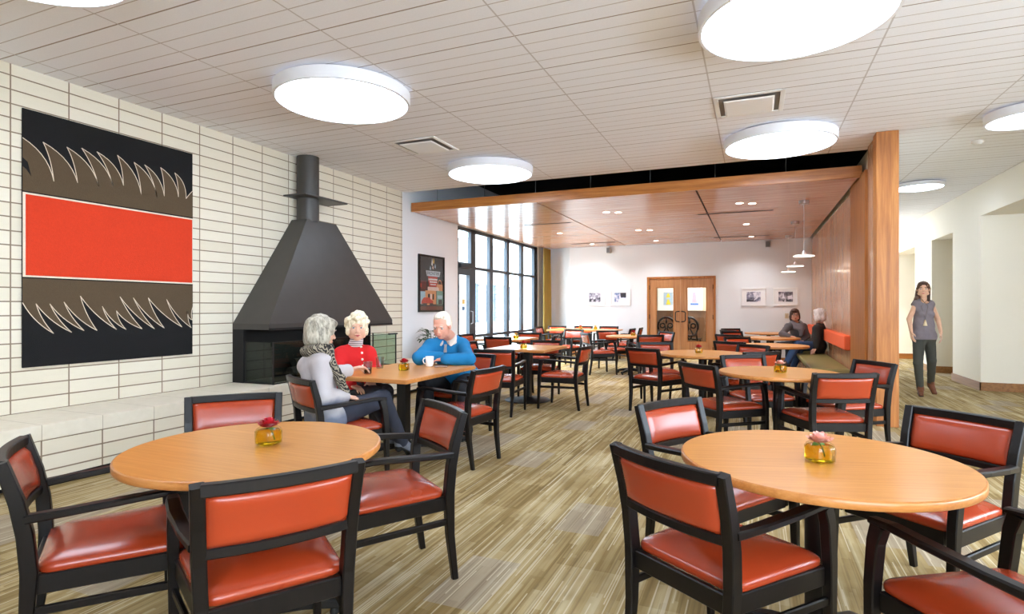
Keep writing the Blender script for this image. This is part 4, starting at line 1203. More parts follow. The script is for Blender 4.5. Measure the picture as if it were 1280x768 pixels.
        me.polygons.add(len(Q)); me.polygons.foreach_set('loop_start', np.arange(0, Q.size, 4, dtype=np.int32))
        me.polygons.foreach_set('use_smooth', np.ones(len(Q), bool))
        me.update(calc_edges=True); me.validate()
        return link(name, me, mat, parent)

def at(u, v, d):
    """a point d metres deep along the view axis of the survey camera"""
    yaw = math.atan(302 / 712); S_, C_ = math.sin(yaw), math.cos(yaw)
    r = (u - 640) / 712 * d
    return np.array((-S_ * d + C_ * r, C_ * d + S_ * r, 1.3 - (v - 384) / 712 * d))
def unit(v): v = np.array(v, float); return v / (np.linalg.norm(v) + 1e-9)
def head_frame(front, up=(0, 0, 1)):
    f = unit(front); r = unit(np.cross(f, up)); u = np.cross(r, f)
    return np.stack([r, f, u])            # rows: right, front, up

def add_head(F, c, H, s=1.0, male=False, neck=None):
    P = lambda x, y, z: c + s * (x * H[0] + y * H[1] + z * H[2])
    R = H.T      # columns are the head axes
    E_ = lambda p, r, k=.012, sub=False: F.ell(P(*p), [s * a for a in r], R, k * s, sub)
    E_((0, -.014, .032), (.073, .092, .083)); E_((0, .018, -.032), (.060, .070, .078), .02)
    E_((0, .050, -.088), (.030, .028, .022), .025)
    for q in (-1, 1):
        E_((q * .036, .052, -.03), (.026, .024, .026), .02)
        E_((q * .074, -.004, -.012), (.010, .020, .031), .006)
        E_((q * .052, .02, -.07), (.020, .034, .022), .02)
    F.cap(P(-.036, .076, .022), P(.036, .076, .022), .011 * s, .011 * s, .014)
    F.cap(P(0, .084, .006), P(0, .103, -.030), .0075 * s, .0115 * s, .010)
    for q in (-1, 1): E_((q * .011, .095, -.034), (.0085, .010, .008), .006)
    for q in (-1, 1): E_((q * .031, .094, .002), (.015, .0115, .0075), .007, True)
    F.cap(P(-.016, .083, -.060), P(.016, .083, -.060), .0065 * s, .0065 * s, .007); F.cap(P(-.013, .082, -.071), P(.013, .082, -.071), .007 * s, .007 * s, .007)
    return P

def face_parts(body, P, H, s, org, iris=(70, 90, 110), brow=(120, 110, 100), lips=(176, 92, 84)):
    wm = plain('eye_white', (196, 186, 178), .6, var=.01); im = plain('iris', iris, .5); bm_ = plain('eyebrow_hair', brow, .8); lm = plain('lip', lips, .5)
    for q in (-1, 1):
        b = B(); sphere(b, P(q * .031, .0705, .002) - org, .0122 * s, seg=14, rings=10); e = obj('eye', b, wm, body, smooth=True)
        b = B(); sphere(b, P(q * .031, .0782, .002) - org, .0066 * s, seg=10, rings=8); obj('iris', b, im, e, smooth=True)
        b = B(); tube(b, [P(q * .016, .092, .022) - org, P(q * .032, .093, .027) - org, P(q * .046, .084, .021) - org], [.003 * s, .004 * s, .002 * s], 6); obj('eyebrow', b, bm_, body, smooth=True)
    b = B()
    tube(b, [P(-.023, .081, -.065) - org, P(-.010, .090, -.062) - org, P(0, .0905, -.063) - org, P(.010, .090, -.062) - org, P(.023, .081, -.065) - org], [.002 * s, .0045 * s, .004 * s, .0045 * s, .002 * s], 8)
    tube(b, [P(-.02, .081, -.068) - org, P(0, .0895, -.071) - org, P(.02, .081, -.068) - org], [.002 * s, .0055 * s, .002 * s], 8)
    obj('lips', b, lm, body, smooth=True)

def add_hand(F, w, d, n, side, curl=.5, s=1.0, spread=.15, thumb=.6):
    """w wrist, d finger direction, n palm normal (palm faces n), side: direction of the thumb"""
    d = unit(d); n = unit(np.array(n) - d * np.dot(n, d)); t = np.cross(d, n); t = t if np.dot(t, side) > 0 else -t
    w = np.array(w)
    lens = (.040, .045, .041, .032)
    for i, (lat, kl) in enumerate(((.029, .082), (.010, .087), (-.010, .083), (-.028, .074))):
        k = w + s * (d * kl + t * lat)
        F.cap(w + s * (t * lat * .62 + d * .012), k, .0135 * s, .0115 * s, .010)
        p = k; ang = curl * .7; L = lens[i] * s; r0 = .0088 * s if i < 3 else .0076 * s
        dirv = unit(d + t * lat * spread * 6)
        for j in range(3):
            dd = unit(dirv * math.cos(ang) + n * math.sin(ang)); q = p + dd * L
            F.cap(p, q, r0 * (1 - .08 * j), r0 * (.94 - .08 * j), .0035); p = q; L *= .68; ang += curl * .75
    F.cap(w + s * (d * .02 + t * .018), w + s * (d * .045 + t * .030 + n * .006), .014 * s, .012 * s, .010)
    b0 = w + s * (d * .04 + t * .030 + n * .006); b1 = b0 + s * .036 * unit(t * .75 + d * .6 + n * .35 * thumb); b2 = b1 + s * .030 * unit(t * (.3 - .3 * thumb) + d * .9 + n * .5 * thumb)
    F.cap(b0, b1, .0112 * s, .0100 * s, .006); F.cap(b1, b2, .0098 * s, .0082 * s, .004)

def bounds(pts, pad):
    A = np.array(pts); return A.min(0) - pad, A.max(0) + pad

def figure(label, base, J, look, skin=(222, 172, 148), hs=1.0, hands=None, sc=1.0, male=False, res=.005, face={}):
    """J: joints in world space. returns (root body object, origin, joints, head placer, frame)"""
    org = np.array((base[0], base[1], base[2] if len(base) > 2 else 0.0))
    H = head_frame(*look) if isinstance(look[0], (tuple, list, np.ndarray)) else head_frame(look)
    allp = list(J.values())
    lo, hi = bounds(allp, .2)
    F = Field(lo, hi, res)
    sm0 = (J['shL'] + J['shR']) / 2
    for q in 'LR': J['sh' + q] = sm0 + (J['sh' + q] - sm0) * .84 - A_((0, 0, .018))
    nk, hc = J['neck'], J['head']
    skull = hc + H[2] * -.07 + H[1] * -.018
    F.cap(nk, skull, .058 * sc if male else .050 * sc, .052 * sc if male else .046 * sc, .03)
    rt = unit(J['shR'] - J['shL']); pel = (J['hipL'] + J['hipR']) / 2; sm = (J['shL'] + J['shR']) / 2
    up = unit(sm - pel); fr = unit(np.cross(up, rt))
    F.cap(J['shL'], J['shR'], .045 * sc, .045 * sc, .03)
    F.cap(sm - up * .08, pel + up * .12, .12 * sc, .105 * sc, .05, (fr, 1.5)); F.cap(J['hipL'], J['hipR'], .085 * sc, .085 * sc, .04)
    for q in 'LR':
        F.cap(J['sh' + q], J['el' + q], .043 * sc, .036 * sc, .02); F.cap(J['el' + q], J['wr' + q], .037 * sc, .0245 * sc, .012)
        F.cap(J['hip' + q], J['kn' + q], .075 * sc, .05 * sc, .03); F.cap(J['kn' + q], J['an' + q], .05 * sc, .033 * sc, .015); F.cap(J['an' + q], J['toe' + q], .034 * sc, .024 * sc, .015)
        d, n, sd, curl = hands[q][:4]
        add_hand(F, J['wr' + q], d, n, sd, curl, .98 * sc)
    P = add_head(F, hc, H, hs, male)
    sk = NT('skin'); v = sk.co(); nn = sk.noise(v, 22, 4, .6); c0 = lin(skin)
    sk.P(color=sk.mix(nn, tuple(x * .84 for x in c0[:2]) + (c0[2] * .78, 1), c0), rough=.5, sss=.08)
    try: sk.b.inputs['Subsurface Radius'].default_value = (.02, .008, .004)
    except Exception: pass
    sk.bump(sk.noise(v, 180, 3), .1, .002)
    body = F.mesh('person', sk.m, None, org)
    body.location = org
    tag(body, label, 'person')
    face_parts(body, P, H, hs, org, **face)
    return dict(body=body, org=org, J=J, P=P, H=H, fr=fr, up=up, rt=rt, pel=pel, sm=sm, hs=hs, sc=sc)

def cloth_mat(name, rgb, rgb2=None, scale=30, rough=.85, bump=.25):
    return plain(name, rgb, rough, bump=(scale * 4, bump), var=.12, scale=scale) if rgb2 is None else None

def top(G, name, mat, pad=.016, cuff=(1.0, 1.0), hem=.05, sleeve=True, collar=.0, res=.006, k=.03, belly=0.0, bust=0.0, seed=1, loose=0.0, ripple=.002, cut=None):
    J, sc = G['J'], G['sc']; fr, up = G['fr'], G['up']
    pts = [J[x] for x in ('neck', 'shL', 'shR', 'elL', 'elR', 'wrL', 'wrR', 'hipL', 'hipR')]
    lo, hi = bounds(pts, .2); F = Field(lo, hi, res)
    pel, sm = G['pel'], G['sm']
    F.cap(J['shL'], J['shR'], .044 * sc + pad, .044 * sc + pad, .04)
    for q in 'LR': F.cap(J['neck'] - up * .035, J['sh' + q], .048 * sc + pad * .6, .040 * sc + pad, .04)
    F.cap(sm - up * .09, pel + up * .14, .128 * sc + pad, .115 * sc + pad + belly, .05, (fr, 1.42)); F.cap(pel + up * .16, pel - up * hem, .11 * sc + pad + belly, .118 * sc + pad + belly * .6 + loose, .05, (fr, 1.25 if belly == 0 else 1.05))
    F.cap(J['hipL'], J['hipR'], .105 * sc + pad + loose * .6, .105 * sc + pad + loose * .6, .04, (fr, 1.1))
    if bust:
        for q in (-1, 1): F.ell(sm - up * .15 + G['rt'] * q * .07 + fr * .07, (.06 + bust, .055 + bust, .06 + bust), None, .04)
    for q in 'LR':
        if not sleeve: continue
        e = J['el' + q]; w = J['wr' + q]; c = cuff[0 if q == 'L' else 1]
        F.cap(J['sh' + q], e, .047 * sc + pad, .041 * sc + pad, k); F.cap(e, e + (w - e) * c, .042 * sc + pad, .030 * sc + pad, .015)
    if ripple: F.ripple(ripple, 38, seed)
    if cut is not None: F.plane(pel - up * cut, -up)
    return F, lambda: F.mesh(name, mat, G['body'], G['org'])

def trousers(G, mat, name='trousers', pad=.014, res=.006, seed=2, low=1.0):
    J, sc = G['J'], G['sc']
    pts = [J[x] for x in ('hipL', 'hipR', 'knL', 'knR', 'anL', 'anR')]
    lo, hi = bounds(pts, .2); F = Field(lo, hi, res)
    F.cap(J['hipL'], J['hipR'], .095 * sc + pad, .095 * sc + pad, .04, (G['fr'], 1.1)); F.cap(G['pel'], G['pel'] + G['up'] * .1, .105 * sc + pad, .10 * sc + pad, .04, (G['fr'], 1.3))
    for q in 'LR':
        F.cap(J['hip' + q], J['kn' + q], .080 * sc + pad, .054 * sc + pad, .03); a = J['kn' + q] + (J['an' + q] - J['kn' + q]) * low
        F.cap(J['kn' + q], a, .054 * sc + pad, .038 * sc + pad, .015)
    F.ripple(.0018, 40, seed)
    return F.mesh(name, mat, G['body'], G['org'])

def shoes(G, mat, boot=0.0, name='shoe'):
    J = G['J']
    for q in 'LR':
        a, t = J['an' + q], J['toe' + q]
        lo, hi = bounds([a, t], .15); F = Field(lo, hi, .004)
        d = t - a; dh = unit((d[0], d[1], d[2] if abs(d[2]) > .08 else 0)); heel = a - dh * .035
        fl = a[2] - .075
        sole_t = np.array((t[0], t[1], t[2]))
        F.cap(heel + (0, 0, -.035), sole_t, .036, .030, .02); F.cap(a, a * .4 + sole_t * .6, .040, .030, .02); F.cap(heel + (0, 0, -.05), heel + (0, 0, -.02), .033, .033, .01)
        if boot: F.cap(a, a + (J['kn' + q] - a) * boot, .044, .046, .02)
        sh_ = F.mesh(name, mat, G['body'], G['org'])
        Fs = Field(lo, hi, .004); Fs.cap(heel + (0, 0, -.062), sole_t + (0, 0, -.022), .037, .032, .01, ((0, 0, 1), 3.0)); Fs.cap(heel + (0, 0, -.075), heel + (0, 0, -.05), .030, .032, .008)
        Fs.mesh('sole', M['rubber'], sh_, (0, 0, 0) if False else G['org'])

def hair(G, mat, vols, cuts=(), name='hair', amp=.004, freq=95, seed=0, res=.0045, stretch=(1, 1, .45), k=.02):
    P, H, s = G['P'], G['H'], G['hs']
    pts = [P(*v[0]) for v in vols]
    lo, hi = bounds(pts, .19); F = Field(lo, hi, res); R = H.T
    for v in vols:
        if len(v) == 2: F.ell(P(*v[0]), [s * a for a in v[1]], R, k)
        else: F.cap(P(*v[0]), P(*v[1]), v[2] * s, v[3] * s, k)
    F.ripple(amp, freq, seed, stretch)
    for v in cuts: F.ell(P(*v[0]), [s * a for a in v[1]], R, .008, True)
    return F.mesh(name, mat, G['body'], G['org'], 1)

def hair_mat(name, dark, light, scale=60, rough=.55):
    q = NT(name); v = q.co(); n = q.noise(q.mapv(v, (1, 1, .25)), scale, 4, .7, dist=.6)
    q.P(color=q.ramp(n, [(.36, lin(dark)), (.62, lin(light))]), rough=rough); q.bump(n, .5, .006); return q.m

FACE_CUT = ((0, .115, -.045), (.060, .075, .088))
A_ = np.array
# ---- grey haired woman with scarf, back to us
def p_scarf():
    h = unit((.45, .89, 0)); f = unit((.62, .78, 0))
    J = dict(head=at(402, 415, 4.18), neck=at(393, 440, 4.14), shL=at(384, 455, 4.26), shR=at(405, 453, 4.02), elL=at(414, 468.5, 4.46), wrL=at(437, 463, 4.66),
             elR=at(404, 497, 3.97), wrR=at(432, 496, 4.16), hipL=at(401, 521, 4.27), hipR=at(412, 524, 4.10), knL=at(470, 500, 4.62), knR=at(478, 498, 4.48), anL=at(494, 548, 4.86), anR=at(502, 552, 4.72), toeL=at(512, 560, 4.96), toeR=at(520, 566, 4.82))
    G = figure('person in pale knit and striped scarf, back to viewer, holding a glass of brown drink', (-2.85, 3.38), J, (unit((.46, .88, -.18)),), (220, 172, 150), 1.0,
               dict(L=(unit(at(458, 458, 4.74) - J['wrL']), (0.3, -.4, -1), (.4, -.6, .5), .62), R=(unit(at(446, 497, 4.30) - J['wrR']), (0, 0, -1), (.3, .9, 0), .35)), face=dict(brow=(150, 146, 140)))
    q = NT('banded_knit'); v = q.co(); x, y, z = q.sep(v)
    n = q.noise(v, 9, 2); zz = q.math('ADD', z, q.math('MULTIPLY', n, .08))
    q.P(color=q.ramp(zz, [(.40, lin((70, 80, 104))), (.55, lin((112, 120, 140))), (.62, lin((188, 184, 186))), (.66, lin((98, 104, 124))), (.71, lin((186, 180, 181))), (.9, lin((182, 174, 175)))]), rough=.9); q.bump(q.noise(v, 220, 2), .3, .004)
    F, done = top(G, 'knit_jumper', q.m, .024, (.86, .86), hem=.10, seed=3, cut=.13); done()
    plaid = plain('plaid_cuff', (170, 170, 174), .9, var=.5, scale=90)
    b = B(); e, w = J['elL'], J['wrL']; tube(b, [e + (w - e) * t - G['org'] for t in (.72, .85, .96)], [.047, .045, .042], 16); obj('cuff', b, plaid, G['body'], smooth=True)
    trousers(G, plain('navy_trousers', (42, 46, 60), .85, bump=(200, .2)))
    shoes(G, plain('grey_trainers', (104, 108, 120), .6, var=.4, scale=40))
    hm = hair_mat('ash_grey_hair', (112, 104, 92), (196, 188, 170), 46)
    hair(G, hm, [((0, -.018, .026), (.094, .112, .104)), ((0, -.055, -.045), (.088, .066, .080)), ((-.072, -.015, -.045), (.034, .060, .075)), ((.072, -.015, -.045), (.034, .060, .075)), ((0, .065, .075), (.065, .035, .03))], [FACE_CUT], amp=.004, freq=80, seed=2)
    # scarf: coil round the neck and a tail down the front
    q = NT('striped_scarf'); v = q.co(); wv = q.n.new('ShaderNodeTexWave'); q.l.new(q.mapv(v, (1, 1, .6), rot=(.4, .6, .3)), wv.inputs[0]); wv.inputs['Scale'].default_value = 24; wv.inputs['Distortion'].default_value = 7; wv.inputs['Detail'].default_value = 2; wv.inputs['Detail Scale'].default_value = 1.5
    q.P(color=q.ramp(wv.outputs['Fac'], [(.34, lin((30, 28, 28))), (.72, lin((150, 140, 122)))]), rough=.95); q.bump(q.noise(v, 120, 3), .4, .006)
    lo, hi = bounds([J['neck'], at(436, 494, 4.1)], .2); F = Field(lo, hi, .005)
    n0 = J['neck'] + A_((0, 0, .005)); rt, fr = G['rt'], G['fr']
    ring = [n0 + rt * .082 * math.cos(a) + fr * (.078 * math.sin(a) + .02) + A_((0, 0, .012 * math.cos(a * 2) - .02 * math.sin(a))) for a in np.linspace(0, 2 * PI, 13)]
    for a, c in zip(ring[:-1], ring[1:]): F.cap(a, c, .034, .036, .02)
    tail = [n0 + rt * .06 + fr * .085, at(414, 456, 4.03), at(424, 472, 4.08), at(431, 490, 4.14)]
    for a, c in zip(tail[:-1], tail[1:]): F.cap(a, c, .036, .034, .02)
    F.ripple(.0035, 70, 4); F.mesh('scarf', q.m, G['body'], G['org'])
p_scarf()

# ---- woman in the red cardigan facing us
def p_red():
    J = dict(head=at(446.5, 409.5, 5.28), neck=at(444, 432, 5.36), shL=at(463, 439.5, 5.36), shR=at(424, 440.5, 5.30), elL=at(470, 463, 5.36), wrL=at(461, 477, 5.16), elR=at(420, 468, 5.20), wrR=at(440, 482, 5.06),
             hipL=at(452, 487, 5.46), hipR=at(428, 487, 5.42), knL=at(482, 490, 5.12), knR=at(468, 492, 5.02), anL=at(484, 535, 5.2), anR=at(470, 537, 5.08), toeL=at(497, 544, 5.1), toeR=at(486, 548, 4.96))
    G = figure('person with white curls and red cardigan facing the viewer beside the fire screen', (-3.5, 4.42), J, (unit((.64, -.77, -.03)),), (226, 178, 154), 1.06,
               dict(L=(unit((.8, -.5, -.2)), (0, 0, -1), (-.5, -.5, 0), .4), R=(unit((.9, -.2, -.2)), (0, 0, -1), (.2, .9, 0), .4)), face=dict(brow=(190, 176, 150), lips=(170, 70, 72)))
    rm = plain('red_knit', (206, 22, 26), .85, bump=(150, .3), var=.10, scale=14)
    F, done = top(G, 'cardigan', rm, .020, (.95, .95), hem=.06, bust=.012, seed=5); card = done()
    # buttons down the front
    bm_ = plain('pearl_button', (240, 232, 220), .3)
    fr, up = G['fr'], G['up']
    for u, v in ((451.3, 433.6), (452.4, 441.4), (453.0, 449.5), (453.4, 457.5)):
        p = at(u, v, 5.20)
        b = B(); sphere(b, (0, 0, 0), .0115, (1, 1, .6), 12, 8)
        o = obj('button', b, bm_, card, smooth=True); 
        # seat the button on the cardigan: march towards the torso
        hit = None
        view = unit(p - A_((0, 0, 1.3)))
        vv = np.empty(len(card.data.vertices) * 3, np.float32); card.data.vertices.foreach_get('co', vv); vv = vv.reshape(-1, 3) + G['org']
        q_ = vv - A_((0, 0, 1.3)); dist = np.linalg.norm(q_ - np.outer(q_ @ view, view), axis=1); near = dist < .012
        if near.any(): p = A_((0, 0, 1.3)) + view * ((q_ @ view)[near].min() - .002)
        o.location = p - G['org']; o.rotation_euler = (PI / 2, 0, .3)
    q = NT('striped_polo_neck'); v = q.co(); x, y, z = q.sep(v); s_ = q.near(z, .018, .0045)
    q.P(color=q.mix(s_, lin((120, 116, 126)), lin((228, 224, 224))), rough=.9)
    lo, hi = bounds([J['neck'], J['head']], .12); F = Field(lo, hi, .004)
    nk = J['neck']; sk = J['head'] - A_((0, 0, .085)) + A_((-.004, .012, 0)); F.cap(nk - A_((0, 0, .01)), nk + (sk - nk) * .62, .069, .060, .01); F.mesh('polo_neck', q.m, G['body'], G['org'])
    trousers(G, plain('black_slacks', (34, 32, 38), .85)); shoes(G, plain('black_shoe', (30, 28, 30), .5))
    hm = hair_mat('white_curls', (196, 178, 140), (246, 236, 212), 42)
    vols = [((0, -.02, .036), (.088, .102, .096)), ((0, -.06, -.03), (.078, .05, .07))]
    rnd = random.Random(9)
    for k in range(46):
        a = rnd.uniform(0, 2 * PI); z = rnd.uniform(-.35, 1)
        if math.sin(a) > .35 and z < .35: continue
        rr = math.sqrt(max(0, 1 - z * z)); vols.append(((.084 * rr * math.cos(a), -.018 + .098 * rr * math.sin(a), .036 + .092 * z), (.026, .026, .024)))
    vols += [((-.074, .012, -.03), (.024, .034, .04)), ((.074, .012, -.03), (.024, .034, .04)), ((0, .066, .082), (.05, .026, .022))]
    hair(G, hm, vols, [((0, .12, -.05), (.061, .078, .100))], amp=.003, freq=120, seed=1, k=.008, stretch=(1, 1, 1))
p_red()

# ---- man in the blue sweater leaning on crossed arms
def p_man():
    J = dict(head=at(552.5, 407, 5.52), neck=at(561.5, 421, 5.70), shL=at(581, 430, 5.74), shR=at(535, 431.5, 5.66), elL=at(586, 449.2, 5.50), wrL=at(557, 449.5, 5.44), elR=at(524, 447.5, 5.50), wrR=at(551, 446.3, 5.54),
             hipL=A_((-2.70, 5.26, .545)), hipR=A_((-2.88, 5.26, .545)), knL=A_((-2.62, 4.86, .53)), knR=A_((-3.0, 4.87, .53)), anL=A_((-2.60, 5.0, .09)), anR=A_((-3.02, 5.02, .09)), toeL=A_((-2.59, 4.85, .035)), toeR=A_((-3.04, 4.87, .035)))
    G = figure('person with thin white hair and blue sweater leaning on crossed arms behind a mug', (-2.77, 5.2), J, (unit((.10, -.92, -.36)),), (228, 166, 146), 1.08,
               dict(L=(unit((-.9, .1, -.05)), (0, .1, -1), (0, .7, .5), .45), R=(unit((.95, -.05, -.02)), (0, -.2, -1), (0, -.6, .5), .45)), male=True, sc=1.1, face=dict(brow=(214, 206, 196), lips=(186, 112, 100)))
    bmf = plain('blue_wool', (14, 112, 164), .9, bump=(170, .3), var=.10, scale=14)
    F, done = top(G, 'sweater', bmf, .020, (1.0, .93), hem=.06, belly=.02, seed=7)
    # V neck opening
    nk, fr, up, rt = J['neck'], G['fr'], G['up'], G['rt']
    F.cap(nk + A_((0, 0, .12)), nk + A_((0, 0, .0)), .085, .068, .01, None, True); F.cap(nk + G['fr'] * .10 + A_((0, 0, .03)), nk + G['fr'] * .15 - A_((0, 0, .07)), .055, .02, .01, None, True)
    done()
    bb = B(); sphere(bb, nk + fr * .035 - up * .05 - G['org'], .078, (1.0, .95, .7)); obj('shirt_front', bb, plain('pale_shirt_cloth', (212, 200, 192), .8, var=.06, scale=120), G['body'], smooth=True)
    cm = plain('pale_shirt', (212, 200, 192), .8, var=.06, scale=120)
    b = B(); o0 = G['org']
    fwd = unit(G['H'][1] * A_((1, 1, 0)) + fr * .3)
    side = unit(np.cross(fwd, (0, 0, 1)))
    for s_ in (-1, 1):
        pts = [nk - fwd * .05 + side * s_ * .05 + A_((0, 0, .045)), nk + side * s_ * .076 + A_((0, 0, .030)), nk + fwd * .07 + side * s_ * .052 + A_((0, 0, -.008)), nk + fwd * .115 + side * s_ * .016 + A_((0, 0, -.040))]
        out = [nk - fwd * .065 + side * s_ * .06 + A_((0, 0, .0)), nk + side * s_ * .098 + A_((0, 0, -.012)), nk + fwd * .095 + side * s_ * .082 + A_((0, 0, -.052)), nk + fwd * .128 + side * s_ * .052 + A_((0, 0, -.088))]
        A1 = [b.verts.new(p - o0) for p in pts]; B1 = [b.verts.new(p - o0) for p in out]
        for i in range(3): b.faces.new((A1[i], A1[i + 1], B1[i + 1], B1[i]))
    c_ = obj('shirt_collar', b, cm, G['body'], smooth=True); m_ = c_.modifiers.new('s', 'SOLIDIFY'); m_.thickness = .008; m_ = c_.modifiers.new('u', 'SUBSURF'); m_.levels = 2; m_.render_levels = 2
    b = B(); p0 = nk + fwd * .125 + A_((0, 0, -.055)) - o0; p1 = nk + fwd * .142 + A_((0, 0, -.13)) - o0
    bar(b, [p0, p0 * .7 + p1 * .3, p1], [.03, .022, .034], [.02, .016, .012], tuple(side), .004); obj('necktie', b, plain('grey_tie', (150, 140, 136), .7, var=.4, scale=150), G['body'])
    trousers(G, plain('dark_trousers', (28, 28, 34), .85)); shoes(G, plain('black_leather_shoe', (26, 24, 24), .45))
    hm = hair_mat('thin_white_hair', (206, 190, 168), (246, 238, 224), 70)
    hair(G, hm, [((0, -.024, .034), (.078, .094, .086)), ((0, -.055, -.02), (.070, .055, .065)), ((-.068, -.022, .0), (.016, .04, .04)), ((.068, -.022, .0), (.016, .04, .04)), ((0, .02, .098), (.045, .05, .016))],
         [((0, .118, -.02), (.075, .080, .098)), ((.07, .03, -.045), (.03, .045, .05)), ((-.07, .03, -.045), (.03, .045, .05))], amp=.0018, freq=110, seed=3)
p_man()

# ---- woman with glasses on the banquette
def p_glasses():
    J = dict(head=at(993.5, 393.6, 10.80), neck=at(995, 403, 10.90), shL=at(1006, 407.5, 10.98), shR=at(983.5, 407.5, 10.84), elL=at(1009, 421, 10.95), wrL=at(1003, 426.5, 10.78), elR=at(977.5, 417.8, 10.68), wrR=at(987, 420.6, 10.52),
             hipL=A_((.93, 12.33, .56)), hipR=A_((.80, 12.42, .56)), knL=A_((.62, 11.98, .55)), knR=A_((.44, 12.22, .55)), anL=A_((.60, 11.95, .10)), anR=A_((.42, 12.15, .10)), toeL=A_((.52, 11.82, .035)), toeR=A_((.30, 12.06, .035)))
    G = figure('person with dark bob, glasses and grey cowl scarf, smiling on the banquette', (.85, 12.3), J, (unit((.12, -.98, -.05)),), (226, 172, 150), .98,
               dict(L=(unit((-.3, -.9, -.1)), (0, 0, -1), (-.9, .2, 0), .4), R=(unit((.8, -.4, -.1)), (0, 0, -1), (.1, .9, 0), .4)), face=dict(brow=(60, 44, 36), lips=(190, 90, 84)), res=.006)
    gm = plain('charcoal_knit', (92, 86, 88), .9, bump=(120, .3))
    F, done = top(G, 'jumper', gm, .016, (.97, .97), seed=4, res=.007); done()
    trousers(G, plain('black_trousers', (36, 36, 44), .85), res=.007); shoes(G, plain('black_shoe', (30, 28, 30), .5))
    lo, hi = bounds([J['neck']], .3); F = Field(lo, hi, .006); rt, fr = G['rt'], G['fr']; n0 = J['neck']
    for rr, dz, th in ((.090, -.01, .036), (.105, -.065, .036)):
        ring = [n0 + rt * rr * math.cos(a) + fr * (rr * .95 * math.sin(a) + .025) + A_((0, 0, dz - .03 * math.sin(a))) for a in np.linspace(0, 2 * PI, 13)]
        for a, c in zip(ring[:-1], ring[1:]): F.cap(a, c, th, th, .02)
    tl = n0 + fr * .12 + A_((0, 0, -.09)); F.cap(tl, tl + A_((0, 0, -.12)), .055, .03, .03)
    F.ripple(.004, 60, 3); F.mesh('cowl_scarf', plain('grey_cowl', (140, 136, 142), .95, bump=(90, .4)), G['body'], G['org'])
    hair(G, hair_mat('dark_brown_hair', (40, 24, 18), (78, 48, 34), 50), [((0, -.02, .03), (.086, .103, .094)), ((-.07, -.01, -.045), (.028, .055, .075)), ((.07, -.01, -.045), (.028, .055, .075)), ((0, -.06, -.05), (.07, .05, .08)), ((.03, .06, .075), (.05, .03, .026))], [FACE_CUT], amp=.002, freq=90)
    b = B(); P, o0 = G['P'], G['org']
    for q in (-1, 1):
        tube(b, [P(q * .032 + .024 * math.cos(a), .108, .0 + .017 * math.sin(a)) - o0 for a in np.linspace(0, 2 * PI, 17)], .0022, 6); tube(b, [P(q * .056, .105, .005) - o0, P(q * .078, .01, .004) - o0], .002, 6)
    tube(b, [P(-.009, .109, .003) - o0, P(.009, .109, .003) - o0], .002, 6); obj('glasses', b, M['iron_black'], G['body'])
p_glasses()

# ---- white haired woman in the dark cardigan on the banquette
def p_white():
    J = dict(head=at(1024, 394.2, 10.25), neck=at(1025, 404.5, 10.32), shL=at(1020.5, 410, 10.16), shR=at(1026.5, 409, 10.30), elL=at(1021, 424.5, 10.12), wrL=at(1019, 435.2, 10.12), elR=at(1022, 424, 10.58), wrR=at(1010, 428, 10.48),
             hipL=at(1020, 433.5, 10.25), hipR=at(1024.5, 432.5, 10.40), knL=at(996, 431, 10.06), knR=at(1001, 434, 10.42), anL=at(983.5, 453, 10.04), anR=at(990, 463.5, 10.42), toeL=at(971.5, 455.5, 9.96), toeR=at(979, 466.0, 10.40))
    G = figure('person with white bob and dark cardigan turned away, one hand on the olive bench', (1.02, 11.6), J, (unit((-.78, .62, -.02)),), (222, 172, 150), 1.0,
               dict(L=(unit((-.35, -.55, -.5)), (0, 0, -1), (-.7, .5, 0), .35), R=(unit((-.9, -.1, -.1)), (0, 0, -1), (0, -.9, 0), .35)), face=dict(brow=(180, 178, 176)), res=.006)
    F, done = top(G, 'cardigan', plain('dark_olive_knit', (44, 40, 36), .9, bump=(120, .3)), .018, (.95, .95), hem=.14, loose=.01, seed=6, res=.007); done()
    trousers(G, plain('blue_jeans', (48, 74, 112), .85, bump=(220, .2), var=.2), res=.007); shoes(G, plain('brown_shoe', (62, 50, 44), .6))
    hair(G, hair_mat('white_bob', (190, 186, 186), (242, 240, 242), 55), [((0, -.018, .03), (.092, .108, .100)), ((0, -.055, -.045), (.086, .062, .075)), ((-.073, -.01, -.045), (.032, .056, .07)), ((.073, -.01, -.045), (.032, .056, .07)), ((0, .066, .078), (.06, .03, .026))], [FACE_CUT], amp=.003, freq=85, seed=5)
p_white()

